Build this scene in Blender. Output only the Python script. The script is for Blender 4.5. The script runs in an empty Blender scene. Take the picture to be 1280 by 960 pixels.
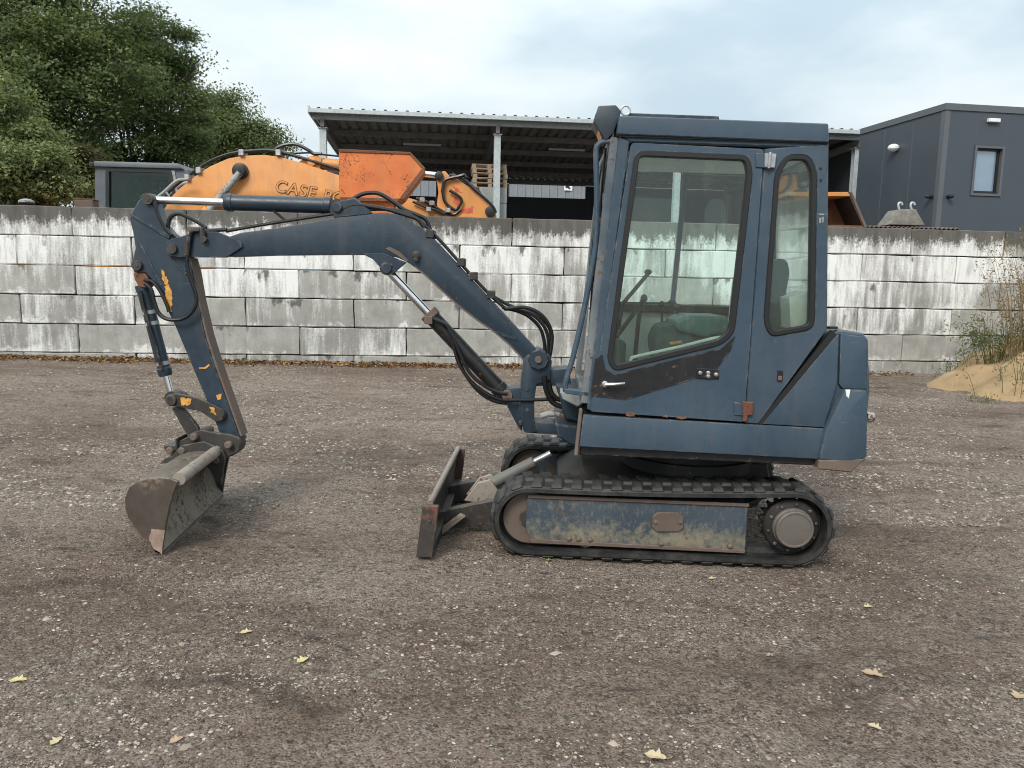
import bpy, bmesh, math, random
import numpy as np
from mathutils import Vector, Matrix
from mathutils.geometry import delaunay_2d_cdt

C = bpy.context.scene.collection
SC = bpy.context.scene
R = math.radians
rnd = random.Random(7)
nrs = np.random.RandomState(11)

# ------------------------------------------------------------------ camera
FOC = 961.0                      # focal length in photo pixels (1280 wide)
HCAM = 1.55
PITCH = math.atan(130 / FOC)
ROLL = math.atan(0.0193)
_r, _u = Vector((1, 0, 0)), Vector((0, math.sin(PITCH), math.cos(PITCH)))
FWD = Vector((0, math.cos(PITCH), -math.sin(PITCH)))
RIGHT = _r * math.cos(ROLL) + _u * math.sin(ROLL)
UP = -_r * math.sin(ROLL) + _u * math.cos(ROLL)
EYE = Vector((0, 0, HCAM))
cd = bpy.data.cameras.new('camera')
cam = bpy.data.objects.new('camera', cd)
C.objects.link(cam)
cd.sensor_width = 36
cd.lens = 36 * FOC / 1280
cd.clip_start = 0.05
cd.clip_end = 3000
m = Matrix.Identity(4)
for i in range(3):
    m[i][0], m[i][1], m[i][2], m[i][3] = RIGHT[i], UP[i], -FWD[i], EYE[i]
cam.matrix_world = m
SC.camera = cam

# ------------------------------------------------------------------ world, sun, exposure
SUN_EL, SUN_AZ = R(42), R(205)      # azimuth clockwise from +Y; sun high behind the camera
w = bpy.data.worlds.new('World')
SC.world = w
w.use_nodes = True
nt = w.node_tree
nt.nodes.clear()
out = nt.nodes.new('ShaderNodeOutputWorld')
sky = nt.nodes.new('ShaderNodeTexSky')
sky.sky_type = 'NISHITA'
sky.sun_disc = False
sky.sun_elevation = SUN_EL
sky.sun_rotation = SUN_AZ
sky.air_density = 1.2
sky.dust_density = 3.0
b1 = nt.nodes.new('ShaderNodeBackground')
b1.inputs[1].default_value = 0.08
nt.links.new(sky.outputs[0], b1.inputs[0])
b2 = nt.nodes.new('ShaderNodeBackground')
tc = nt.nodes.new('ShaderNodeTexCoord')
mp = nt.nodes.new('ShaderNodeMapping')
mp.inputs['Scale'].default_value = (1.0, 1.0, 2.6)
mp.inputs['Location'].default_value = (0.37, 0.0, 0.1)
nt.links.new(tc.outputs['Generated'], mp.inputs[0])
n1 = nt.nodes.new('ShaderNodeTexNoise')
n1.inputs['Scale'].default_value = 2.3
n1.inputs['Detail'].default_value = 6
n1.inputs['Roughness'].default_value = 0.5
nt.links.new(mp.outputs[0], n1.inputs['Vector'])
cr = nt.nodes.new('ShaderNodeValToRGB')
cr.color_ramp.elements[0].position = 0.40
cr.color_ramp.elements[0].color = (0.50, 0.61, 0.675, 1)
cr.color_ramp.elements[1].position = 0.74
cr.color_ramp.elements[1].color = (0.86, 0.90, 0.91, 1)
nt.links.new(n1.outputs[0], cr.inputs[0])
nt.links.new(cr.outputs[0], b2.inputs[0])
# an overcast sky grows brighter towards the zenith
sz = nt.nodes.new('ShaderNodeSeparateXYZ')
nt.links.new(tc.outputs['Generated'], sz.inputs[0])
zr = nt.nodes.new('ShaderNodeMapRange')
zr.inputs[1].default_value = 0.1; zr.inputs[2].default_value = 1.0
zr.inputs[3].default_value = 0.57; zr.inputs[4].default_value = 1.12
nt.links.new(sz.outputs[2], zr.inputs[0])
nt.links.new(zr.outputs[0], b2.inputs[1])
mx = nt.nodes.new('ShaderNodeMixShader')
mr = nt.nodes.new('ShaderNodeMapRange')
mr.inputs[1].default_value = 0.3
mr.inputs[2].default_value = 0.5
mr.inputs[3].default_value = 0.72
mr.inputs[4].default_value = 1.0
nt.links.new(n1.outputs[0], mr.inputs[0])
nt.links.new(mr.outputs[0], mx.inputs[0])
nt.links.new(b1.outputs[0], mx.inputs[1])
nt.links.new(b2.outputs[0], mx.inputs[2])
nt.links.new(mx.outputs[0], out.inputs[0])

sl = bpy.data.lights.new('sun', 'SUN')
sl.energy = 1.5
sl.angle = R(22)
sl.color = (1.0, 0.94, 0.85)
so = bpy.data.objects.new('sun', sl)
C.objects.link(so)
sd = Vector((math.sin(SUN_AZ) * math.cos(SUN_EL), math.cos(SUN_AZ) * math.cos(SUN_EL), math.sin(SUN_EL)))
so.rotation_euler = sd.to_track_quat('Z', 'Y').to_euler()
so.location = (0, -5, 12)
SC.view_settings.view_transform = 'Standard'
SC.view_settings.look = 'None'
SC.view_settings.exposure = 1.0
SC.view_settings.gamma = 1.0
SC.cycles.use_denoising = True
SC.cycles.filter_width = 1.05
SC.cycles.max_bounces = 8
SC.cycles.transparent_max_bounces = 16

# ------------------------------------------------------------------ pixel <-> place
def ray(px, py):
    x, y = px - 640, py - 480
    return FWD * FOC + RIGHT * x - UP * y

def ground(px, py, z=0.0):
    d = ray(px, py)
    return EYE + d * ((z - HCAM) / d.z)

def onplane(px, py, p0, n):
    d = ray(px, py)
    return EYE + d * ((p0 - EYE).dot(n) / d.dot(n))

def G(px, py, y):
    "point seen at a pixel, at distance y along the yard"
    d = ray(px, py)
    return EYE + d * (y / d.y)

_a = ground(640, 693)
XU = Vector((math.cos(R(2.2)), -math.sin(R(2.2)), 0))   # along the digger, front to rear
XN = Vector((-XU.y, XU.x, 0))                  # across the digger, away from the camera
ZZ = Vector((0, 0, 1))
def E(px, py, w=0.0):
    return onplane(px, py, _a + XN * w, XN)
_g1, _g2 = E(690, 697.5), E(966, 708.8)
GTILT = (_g1.z - _g2.z) / (_g2.x - _g1.x)      # the yard falls a little to the right, under the digger
BY = 4.93                                      # the plane of the boom
def B(px, py, off=0.0):
    return G(px, py, BY + off)
YY = Vector((0, 1, 0))

# ------------------------------------------------------------------ materials
class M:
    def __init__(s, name):
        s.m = bpy.data.materials.new(name)
        s.m.use_nodes = True
        s.t = s.m.node_tree
        s.b = s.t.nodes['Principled BSDF']
        s.out = s.t.nodes['Material Output']
    def n(s, typ, ins=None, **pr):
        nd = s.t.nodes.new('ShaderNode' + typ)
        for k, v in pr.items():
            setattr(nd, k, v)
        for k, v in (ins or {}).items():
            s.set(nd.inputs[k], v)
        return nd
    def set(s, sock, v):
        if isinstance(v, bpy.types.NodeSocket):
            s.t.links.new(v, sock)
        elif isinstance(v, (tuple, list)) and len(v) == 3 and sock.type == 'RGBA':
            sock.default_value = (*v, 1)
        else:
            sock.default_value = v
    def p(s, **kw):
        for k, v in kw.items():
            s.set(s.b.inputs[k.replace('_', ' ')], v)
        return s
    def obj(s):
        return s.n('TexCoord').outputs['Object']
    def pos(s):
        return s.n('NewGeometry').outputs['Position']
    def noise(s, vec, scale, detail=4, rough=0.55, sx=None):
        if sx:
            vec = s.n('Mapping', {'Vector': vec, 'Scale': sx}).outputs[0]
        return s.n('TexNoise', {'Vector': vec, 'Scale': scale, 'Detail': detail, 'Roughness': rough}).outputs[0]
    def ramp(s, v, lo, hi, a=0.0, b=1.0):
        return s.n('MapRange', {0: v, 1: lo, 2: hi, 3: a, 4: b}).outputs[0]
    def mix(s, f, a, b):
        nd = s.n('Mix', data_type='RGBA')
        s.set(nd.inputs[0], f); s.set(nd.inputs[6], a); s.set(nd.inputs[7], b)
        return nd.outputs[2]
    def math(s, op, a, b=0.0):
        nd = s.n('Math', operation=op)
        s.set(nd.inputs[0], a); s.set(nd.inputs[1], b)
        return nd.outputs[0]
    def bump(s, h, strength=0.3, dist=0.01):
        nd = s.n('Bump', {'Height': h, 'Strength': strength, 'Distance': dist})
        s.set(s.b.inputs['Normal'], nd.outputs[0])
        return s

def edge_mask(k, rad=0.012):
    bv = k.n('Bevel', {'Radius': rad}, samples=4)
    g = k.n('NewGeometry')
    d = k.n('VectorMath', {0: bv.outputs[0], 1: g.outputs['Normal']}, operation='DOT_PRODUCT').outputs['Value']
    return k.ramp(d, 0.99, 0.88)

def paint(name, c1, c2, rough=0.45, chip=(0.16, 0.07, 0.035), dust=(0.22, 0.19, 0.15), dustamt=0.35, chips=0.62, edges=True, edgecol=None, streak=0.10):
    k = M(name)
    o = k.obj()
    big = k.noise(o, 2.2, 5)
    col = k.mix(k.ramp(big, 0.35, 0.65), c1, c2)
    vert = k.noise(o, 9, 4, sx=(1, 1, 0.12))
    col = k.mix(k.math('MULTIPLY', k.ramp(vert, 0.5, 0.75), streak), col, dust)
    g = k.n('NewGeometry')
    nz = k.n('SeparateXYZ', {0: g.outputs['Normal']}).outputs[2]
    fine = k.noise(o, 26, 6, 0.7)
    dm = k.math('MULTIPLY', k.ramp(nz, 0.1, 0.9, 0.15, 1.0), k.ramp(fine, 0.3, 0.7))
    col = k.mix(k.math('MULTIPLY', dm, dustamt), col, dust)
    scr = k.noise(o, 22, 3, 0.5, sx=(0.35, 1, 4.0))
    scm = k.math('MULTIPLY', k.ramp(scr, 0.715, 0.735), k.ramp(k.noise(o, 4.5, 3), 0.5, 0.6))
    col = k.mix(k.math('MULTIPLY', scm, 0.35), col, edgecol or (0.25, 0.25, 0.25))
    f2 = k.noise(o, 34, 5, 0.65)
    cm = k.math('MULTIPLY', k.ramp(f2, chips, chips + 0.05), k.ramp(k.noise(o, 3.1, 2), 0.48, 0.6))
    if edges:
        em = k.math('MULTIPLY', edge_mask(k), k.ramp(k.noise(o, 13, 6, 0.7), 0.51, 0.60))
        col = k.mix(k.math('MULTIPLY', em, 0.6), col, edgecol or (0.25, 0.22, 0.2))
    col = k.mix(cm, col, chip)
    k.p(Base_Color=col, Roughness=k.ramp(fine, 0.2, 0.8, rough - 0.08, rough + 0.2), Specular_IOR_Level=0.45)
    k.bump(k.math('ADD', big, k.math('MULTIPLY', fine, 0.15)), 0.15, 0.01)
    return k.m

BLUE = paint('blue_paint', (0.024, 0.049, 0.078), (0.040, 0.070, 0.103), chips=0.64)
BLUE_D = paint('boom_paint', (0.011, 0.024, 0.041), (0.018, 0.036, 0.056), rough=0.36, chips=0.66, dustamt=0.2)
BLACK = paint('black_paint', (0.007, 0.008, 0.010), (0.014, 0.014, 0.017), rough=0.36, dustamt=0.10, streak=.05)
DIRTY_BLACK = paint('dirty_frame', (0.006, 0.006, 0.007), (0.012, 0.011, 0.011), rough=0.6, dustamt=0.15, edges=False)
STEEL = paint('dark_steel', (0.016, 0.016, 0.016), (0.036, 0.033, 0.030), rough=0.5, chip=(0.09, 0.045, 0.025), dust=(0.2, 0.175, 0.145), dustamt=0.4, chips=0.56)
BUCKET = paint('bucket_steel', (0.026, 0.022, 0.019), (0.085, 0.068, 0.056), rough=0.34, chip=(0.20, 0.155, 0.115), dust=(0.23, 0.19, 0.15), dustamt=0.6, chips=0.50, edgecol=(0.3, 0.27, 0.24))
WORN = paint('worn_steel', (0.17, 0.14, 0.115), (0.27, 0.235, 0.2), rough=0.5, chip=(0.12, 0.06, 0.035), dust=(0.33, 0.29, 0.24), dustamt=0.4, chips=0.55)
RUST = paint('rusty_steel', (0.12, 0.045, 0.025), (0.19, 0.08, 0.04), rough=0.85, chip=(0.06, 0.03, 0.02), dustamt=0.3, chips=0.55)
BROWN = paint('brown_steel', (0.085, 0.06, 0.048), (0.14, 0.10, 0.08), rough=0.7, chip=(0.16, 0.07, 0.04), dustamt=0.35, chips=0.55)
GREYP = paint('pale_worn_paint', (0.22, 0.24, 0.25), (0.34, 0.35, 0.34), rough=0.55, chip=(0.11, 0.05, 0.03), dustamt=0.3, chips=0.5)

def track_paint():
    k = M('track_frame_paint')
    o = k.obj()
    sep = k.n('SeparateXYZ', {0: o})
    scr = k.noise(o, 34, 7, 0.78, sx=(0.8, 1, 0.75))
    big = k.noise(o, 5, 5, 0.7)
    col = k.mix(k.ramp(k.noise(o, 3, 4), 0.3, 0.7), (0.026, 0.042, 0.060), (0.050, 0.068, 0.088))
    low = k.ramp(sep.outputs[2], 0.235, 0.10)
    th = k.math('ADD', k.math('ADD', scr, k.math('MULTIPLY', low, 0.26)), k.math('MULTIPLY', k.math('SUBTRACT', big, 0.5), 0.5))
    col = k.mix(k.math('MULTIPLY', k.ramp(th, 0.56, 0.84), 0.8), col, (0.25, 0.215, 0.145))
    col = k.mix(k.math('MULTIPLY', k.ramp(k.noise(o, 60, 4, 0.8, sx=(1, 1, 0.3)), 0.56, 0.66), 0.4), col, (0.20, 0.18, 0.14))
    col = k.mix(k.ramp(k.noise(o, 7, 5, 0.7), 0.6, 0.66), col, (0.10, 0.06, 0.042))
    k.p(Base_Color=col, Roughness=0.6).bump(scr, 0.25, 0.01)
    return k.m
TRACKP = track_paint()
CAKED = paint('caked_dirt', (0.06, 0.058, 0.05), (0.26, 0.22, 0.17), rough=0.8, chip=(0.06, 0.055, 0.048), dust=(0.34, 0.285, 0.21), dustamt=0.5, chips=0.52, edges=False)
RAMG = paint('dirty_grey', (0.075, 0.078, 0.08), (0.13, 0.13, 0.125), rough=0.55, dustamt=0.4, chips=.55)
ENDP = paint('blade_end_paint', (0.035, 0.031, 0.028), (0.085, 0.062, 0.052), rough=0.5, chip=(0.13, 0.055, 0.04), dust=(0.2, 0.17, 0.14), dustamt=0.35, chips=0.50)
FADED = paint('faded_blue_grey', (0.055, 0.08, 0.105), (0.20, 0.215, 0.22), rough=0.55, chip=(0.10, 0.05, 0.03), dustamt=0.3, chips=0.56)
HUBM = paint('hub_steel', (0.075, 0.068, 0.06), (0.12, 0.108, 0.095), rough=0.45, chip=(0.14, 0.09, 0.06), dust=(0.2, 0.18, 0.15), dustamt=0.4, chips=0.55)

def simple(name, col, rough=0.5, metal=0.0, var=0.25, sc=12, bump=0.1, spec=0.5):
    k = M(name)
    o = k.obj()
    f = k.noise(o, sc, 5, 0.6)
    k.p(Base_Color=k.mix(k.ramp(f, 0.3, 0.7), tuple(c * (1 - var) for c in col), tuple(min(1, c * (1 + var)) for c in col)),
        Roughness=k.ramp(f, 0.2, 0.8, max(0.02, rough - 0.08), min(1, rough + 0.1)), Metallic=metal, Specular_IOR_Level=spec)
    if bump:
        k.bump(f, bump, 0.01)
    return k.m
PINKW = simple('bare_worn_steel', (0.27, 0.19, 0.15), 0.6, 0, .35, 14)
LAMPH = simple('lamp_housing', (0.02, 0.032, 0.045), 0.5, 0, .2)
CHROME = simple('chrome', (0.72, 0.72, 0.72), 0.18, 1.0, 0.1, bump=0.02)
DULLMETAL = simple('dull_metal', (0.42, 0.42, 0.42), 0.4, 0.8, 0.3)
GALV = simple('galvanised_steel', (0.42, 0.45, 0.46), 0.45, 0.3, 0.15)
HOSE = simple('hose_rubber', (0.008, 0.008, 0.009), 0.34, 0, 0.3, 20)
SEAL = simple('rubber_seal', (0.007, 0.007, 0.008), 0.6, 0, 0.2)
CREAM = simple('cream_panel', (0.78, 0.79, 0.73), 0.6, 0, 0.15, 5)
MINT = simple('pale_green_tube', (0.74, 0.80, 0.74), 0.4, 0, 0.12)
TEAL = paint('worn_teal_vinyl', (0.05, 0.15, 0.135), (0.085, 0.21, 0.185), rough=0.4, chip=(0.30, 0.24, 0.17), dust=(0.3, 0.3, 0.26), dustamt=0.3, chips=0.53, edges=False)
TEALD = simple('dark_teal_fabric', (0.05, 0.085, 0.09), 0.7, 0, 0.3)
YELLOWW = simple('yellow_undercoat', (0.55, 0.27, 0.05), 0.6, 0, 0.4, 30)
WHITE = simple('white_paint', (0.72, 0.73, 0.74), 0.5, 0, 0.08)
BOX = simple('white_box', (0.78, 0.76, 0.68), 0.6, 0, 0.1)
WOODP = simple('pallet_wood', (0.30, 0.225, 0.16), 0.85, 0, 0.35, 8)

def rubber():
    k = M('track_rubber')
    o = k.obj()
    f = k.noise(o, 14, 6, 0.7)
    g = k.n('NewGeometry')
    nz = k.n('SeparateXYZ', {0: g.outputs['Normal']}).outputs[2]
    col = k.mix(k.ramp(f, 0.3, 0.7), (0.007, 0.0075, 0.008), (0.021, 0.021, 0.021))
    col = k.mix(k.math('MULTIPLY', k.ramp(k.noise(o, 5, 5, 0.7), 0.45, 0.70), 0.42), col, (0.11, 0.10, 0.084))
    k.p(Base_Color=col, Roughness=k.ramp(f, 0.2, 0.8, 0.48, 0.72)).bump(f, 0.3, 0.01)
    return k.m
RUBBER = rubber()

def glass(name, tint, dirt=0.10, refl=1.0, marks=1.0):  # dirt is an even film: grime plus painted-in pale haze
    k = M(name)
    o = k.obj()
    tr = k.n('BsdfTransparent', {0: tint})
    gl = k.n('BsdfGlossy', {'Color': (1, 1, 1), 'Roughness': 0.03})
    fr = k.n('Fresnel', {'IOR': 1.45}).outputs[0]
    m1 = k.n('MixShader')
    k.set(m1.inputs[0], k.math('MULTIPLY', fr, refl)); k.set(m1.inputs[1], tr.outputs[0]); k.set(m1.inputs[2], gl.outputs[0])
    df = k.n('BsdfDiffuse', {'Color': (0.45, 0.47, 0.42)})
    spots = k.ramp(k.noise(o, 60, 3, 0.6), 0.64, 0.74, 0, 0.12 * marks)
    stre = k.ramp(k.noise(o, 16, 4, 0.6, sx=(1, 1, 0.1)), 0.55, 0.9, 0, 0.08 * marks)
    film = k.math('ADD', k.math('ADD', spots, stre), dirt)
    m2 = k.n('MixShader')
    k.set(m2.inputs[0], film); k.set(m2.inputs[1], m1.outputs[0]); k.set(m2.inputs[2], df.outputs[0])
    k.t.links.new(m2.outputs[0], k.out.inputs[0])
    return k.m
GLASS = glass('cab_glass', (0.91, 0.985, 0.955), 0.034)  # even film also stands in for white haze and soft reflection
GLASSD = glass('dark_cab_glass', (0.68, 0.84, 0.79), 0.0, 1.0, 0.1)
GLASSC = glass('clean_cab_glass', (0.95, 0.99, 0.975), 0.0, .8, 0.4)
LENS = glass('lamp_lens', (0.6, 0.6, 0.6), 0.15)

# ------------------------------------------------------------------ mesh builder
class MB:
    def __init__(s):
        s.v, s.f, s.mi = [], [], []
        s.mat = 0
    def face(s, idx):
        s.f.append(list(idx)); s.mi.append(s.mat)
    def prism(s, pts, vec):
        "closed polygon pushed along vec"
        n = len(pts); o = len(s.v)
        s.v += [Vector(p) for p in pts] + [Vector(p) + vec for p in pts]
        s.face(range(o, o + n)); s.face(range(o + 2 * n - 1, o + n - 1, -1))
        for i in range(n):
            j = (i + 1) % n
            s.face((o + i, o + n + i, o + n + j, o + j))
        return s
    def plate(s, outer, holes, vec):
        "sheet with openings, pushed along vec"
        loops = [[Vector(p) for p in outer]] + [[Vector(p) for p in h] for h in holes]
        flat = [p for l in loops for p in l]
        nrm = Vector((0, 0, 0))
        for i in range(len(loops[0])):
            nrm += (loops[0][i - 1] - loops[0][0]).cross(loops[0][i] - loops[0][0])
        nrm.normalize()
        e1 = nrm.orthogonal().normalized(); e2 = nrm.cross(e1)
        l2 = [[Vector(((p - flat[0]).dot(e1), (p - flat[0]).dot(e2))) for p in l] for l in loops]
        p2 = [p for l in l2 for p in l]
        ed, b = [], 0
        for l in l2:
            ed += [(b + i, b + (i + 1) % len(l)) for i in range(len(l))]
            b += len(l)
        cdt = delaunay_2d_cdt(p2, ed, [], 0, 1e-7)
        def inside(c, l):
            r = False
            for i in range(len(l)):
                a_, b_ = l[i - 1], l[i]
                if (a_.y > c.y) != (b_.y > c.y) and c.x < (b_.x - a_.x) * (c.y - a_.y) / (b_.y - a_.y) + a_.x:
                    r = not r
            return r
        tris = []
        for f_ in cdt[2]:
            c = sum((cdt[0][i] for i in f_), Vector((0, 0))) / len(f_)
            if inside(c, l2[0]) and not any(inside(c, h) for h in l2[1:]):
                tris.append([cdt[3][i][0] for i in f_])
        n = len(flat); o = len(s.v)
        s.v += flat + [p + vec for p in flat]
        for t in tris:
            s.face([o + i for i in t]); s.face([o + n + i for i in reversed(t)])
        b = 0
        for l in loops:
            k = len(l)
            for i in range(k):
                j = (i + 1) % k
                s.face((o + b + i, o + n + b + i, o + n + b + j, o + b + j))
            b += k
        return s
    def box(s, c, ax, ay, az):
        "box from its corner along three edge vectors"
        return s.prism([c, c + ax, c + ax + ay, c + ay], az)
    def cbox(s, c, sx, sy, sz):
        c = Vector(c)
        return s.box(c - Vector((sx, sy, sz)) / 2, Vector((sx, 0, 0)), Vector((0, sy, 0)), Vector((0, 0, sz)))
    def rev(s, p0, axis, prof, n=20, caps=True):
        "profile [(distance along axis, radius)] turned round the axis"
        axis = Vector(axis).normalized()
        t = axis.orthogonal().normalized(); b = axis.cross(t)
        o = len(s.v)
        for d, r in prof:
            for i in range(n):
                a = 2 * math.pi * i / n
                s.v.append(Vector(p0) + axis * d + (t * math.cos(a) + b * math.sin(a)) * r)
        for k in range(len(prof) - 1):
            for i in range(n):
                j = (i + 1) % n
                s.face((o + k * n + i, o + k * n + j, o + (k + 1) * n + j, o + (k + 1) * n + i))
        if caps:
            s.face(range(o + n - 1, o - 1, -1))
            e = o + (len(prof) - 1) * n
            s.face(range(e, e + n))
        return s
    def cyl(s, p0, p1, r, n=20, r1=None):
        d = Vector(p1) - Vector(p0)
        return s.rev(p0, d, [(0, r), (d.length, r if r1 is None else r1)], n)
    def tube(s, pts, r, n=10, smooth=6, r1=None):
        pts = [Vector(p) for p in pts]
        if smooth and len(pts) > 2:
            q = []
            P = [pts[0] * 2 - pts[1]] + pts + [pts[-1] * 2 - pts[-2]]
            for i in range(1, len(P) - 2):
                for k in range(smooth):
                    t = k / smooth
                    a, b, c, d = P[i - 1], P[i], P[i + 1], P[i + 2]
                    q.append(0.5 * ((2 * b) + (c - a) * t + (2 * a - 5 * b + 4 * c - d) * t * t + (3 * b - a - 3 * c + d) * t ** 3))
            q.append(pts[-1])
            pts = q
        o = len(s.v); m_ = len(pts)
        ref = None
        for i, p in enumerate(pts):
            d = (pts[min(i + 1, m_ - 1)] - pts[max(i - 1, 0)]).normalized()
            if ref is None:
                ref = d.orthogonal().normalized()
            ref = (ref - d * ref.dot(d)).normalized()
            b = d.cross(ref)
            rr = r if r1 is None else r + (r1 - r) * i / (m_ - 1)
            for k in range(n):
                a = 2 * math.pi * k / n
                s.v.append(p + (ref * math.cos(a) + b * math.sin(a)) * rr)
        for i in range(m_ - 1):
            for k in range(n):
                j = (k + 1) % n
                s.face((o + i * n + k, o + i * n + j, o + (i + 1) * n + j, o + (i + 1) * n + k))
        s.face(range(o + n - 1, o - 1, -1)); s.face(range(o + (m_ - 1) * n, o + m_ * n))
        return s
    def torus(s, c, axis, rad, r, n=20, k=8):
        axis = Vector(axis).normalized(); t = axis.orthogonal().normalized(); b = axis.cross(t)
        o = len(s.v)
        for i in range(n):
            a = 2 * math.pi * i / n
            d = t * math.cos(a) + b * math.sin(a)
            for j in range(k):
                q = 2 * math.pi * j / k
                s.v.append(Vector(c) + d * (rad + r * math.cos(q)) + axis * r * math.sin(q))
        for i in range(n):
            for j in range(k):
                s.face((o + i * k + j, o + ((i + 1) % n) * k + j, o + ((i + 1) % n) * k + (j + 1) % k, o + i * k + (j + 1) % k))
        return s
    def ball(s, c, r, sx=1, sy=1, sz=1, n=14):
        o = len(s.v); c = Vector(c); h = n // 2
        for i in range(h + 1):
            th = math.pi * i / h
            for k in range(n):
                a = 2 * math.pi * k / n
                rr = max(math.sin(th), 1e-3)
                s.v.append(c + Vector((sx * rr * math.cos(a), sy * rr * math.sin(a), sz * math.cos(th))) * r)
        for i in range(h):
            for k in range(n):
                j = (k + 1) % n
                s.face((o + i * n + k, o + (i + 1) * n + k, o + (i + 1) * n + j, o + i * n + j))
        return s
    def each(s, name, mats, parent=None, **kw):
        "every separate piece becomes an object of its own"
        par = list(range(len(s.v)))
        def find(i):
            while par[i] != i:
                par[i] = par[par[i]]; i = par[i]
            return i
        for f in s.f:
            for i in f[1:]:
                par[find(i)] = find(f[0])
        groups = {}
        for f in s.f:
            groups.setdefault(find(f[0]), []).append(f)
        last = None
        for fs in groups.values():
            q = MB(); mp_ = {}
            for f in fs:
                for i in f:
                    if i not in mp_:
                        mp_[i] = len(q.v); q.v.append(s.v[i])
                q.face([mp_[i] for i in f])
            last = q.done(name, mats, parent, **kw)
        return last
    def done(s, name, mats, parent=None, bevel=0.0, seg=1, angle=35, inv=None, smooth=True):
        if not isinstance(mats, (list, tuple)):
            mats = [mats]
        root = parent
        while root is not None and root.parent is not None:
            root = root.parent
        inv = ROOTS[root.name] if root is not None and root.name in ROOTS else None
        me = bpy.data.meshes.new(name)
        bm = bmesh.new()
        vs = [bm.verts.new(inv @ v if inv is not None else v) for v in s.v]
        for f, mi in zip(s.f, s.mi):
            try:
                fc = bm.faces.new([vs[i] for i in f])
                fc.material_index = mi
                fc.smooth = smooth
            except ValueError:
                pass
        bmesh.ops.recalc_face_normals(bm, faces=bm.faces)
        if bevel:
            es = [e for e in bm.edges if len(e.link_faces) == 2 and e.calc_face_angle(0) > R(angle)]
            try:
                bmesh.ops.bevel(bm, geom=es, offset=bevel, segments=seg, profile=0.6, affect='EDGES', clamp_overlap=True)
            except Exception:
                pass
            for fc in bm.faces:
                fc.smooth = smooth
        bm.to_mesh(me); bm.free()
        if smooth:
            me.set_sharp_from_angle(angle=R(32))
        for k in mats:
            me.materials.append(k)
        o = bpy.data.objects.new(name, me)
        C.objects.link(o)
        if parent is not None:
            o.parent = parent
        return o

ROOTS = {}
def thing(name, label, cat, loc=(0, 0, 0), rotz=0.0, group=None):
    o = bpy.data.objects.new(name, None)
    C.objects.link(o)
    o.empty_display_size = 0.2
    o.location = loc; o.rotation_euler = (0, 0, rotz)
    o['label'] = label; o['category'] = cat
    if group:
        o['group'] = group
    ROOTS[o.name] = (Matrix.Translation(Vector(loc)) @ Matrix.Rotation(rotz, 4, 'Z')).inverted()
    return o
def tag(o, label=None, cat=None, group=None, kind=None):
    for k, v in (('label', label), ('category', cat), ('group', group), ('kind', kind)):
        if v:
            o[k] = v
    return o

def roundpoly(pts, rad, seg=4):
    "pixel polygon with its corners rounded; rad is a number or one per corner"
    out = []
    n = len(pts)
    for i in range(n):
        p = Vector(pts[i]); a = Vector(pts[i - 1]); b = Vector(pts[(i + 1) % n])
        r = rad[i] if isinstance(rad, (list, tuple)) else rad
        if r <= 0:
            out.append(tuple(p)); continue
        d1 = (a - p); d2 = (b - p)
        k = min(r, d1.length * 0.45, d2.length * 0.45)
        s0 = p + d1.normalized() * k; s1 = p + d2.normalized() * k
        for j in range(seg + 1):
            t = j / seg
            out.append(tuple(s0 * (1 - t) ** 2 + p * 2 * t * (1 - t) + s1 * t * t))
    return out
def jag(pts, amp=1.2, step=2.0):
    "pixel polygon with a ragged edge, as flaking paint has"
    out = []
    for i in range(len(pts)):
        a, b = Vector(pts[i]), Vector(pts[(i + 1) % len(pts)])
        m_ = max(1, int((b - a).length / step))
        for j in range(m_):
            q = a.lerp(b, j / m_)
            out.append((q.x + rnd.uniform(-amp, amp), q.y + rnd.uniform(-amp, amp)))
    return out
def grow(pts, d):
    "pixel polygon moved outward by d"
    n = len(pts)
    ar = sum(pts[i][0] * pts[(i + 1) % n][1] - pts[(i + 1) % n][0] * pts[i][1] for i in range(n))
    sg = 1 if ar > 0 else -1
    out = []
    for i in range(n):
        p = Vector(pts[i]); a = Vector(pts[i - 1]); b = Vector(pts[(i + 1) % n])
        t = ((p - a).normalized() + (b - p).normalized())
        if t.length < 1e-6:
            t = b - p
        t.normalize()
        nn = Vector((t.y, -t.x)) * sg
        out.append(tuple(p + nn * d))
    return out
def EP(pts, w):
    return [E(x, y, w) for x, y in pts]
def BP(pts, off):
    return [B(x, y, off) for x, y in pts]
def GP(pts, y):
    return [G(x, y_, y) for x, y_ in pts]

def mesh_np(name, verts, faces, mat, parent=None, smooth=False, nv=4):
    me = bpy.data.meshes.new(name)
    verts = np.asarray(verts, dtype=np.float32); faces = np.asarray(faces, dtype=np.int32)
    me.vertices.add(len(verts)); me.vertices.foreach_set('co', verts.ravel())
    me.loops.add(faces.size); me.loops.foreach_set('vertex_index', faces.ravel())
    me.polygons.add(len(faces))
    me.polygons.foreach_set('loop_start', np.arange(0, faces.size, faces.shape[1], dtype=np.int32))
    me.polygons.foreach_set('loop_total', np.full(len(faces), faces.shape[1], dtype=np.int32))
    if smooth:
        me.polygons.foreach_set('use_smooth', np.ones(len(faces), dtype=bool))
    me.update(calc_edges=True); me.validate()
    me.materials.append(mat)
    o = bpy.data.objects.new(name, me)
    C.objects.link(o)
    if parent is not None:
        o.parent = parent
    return o
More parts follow.
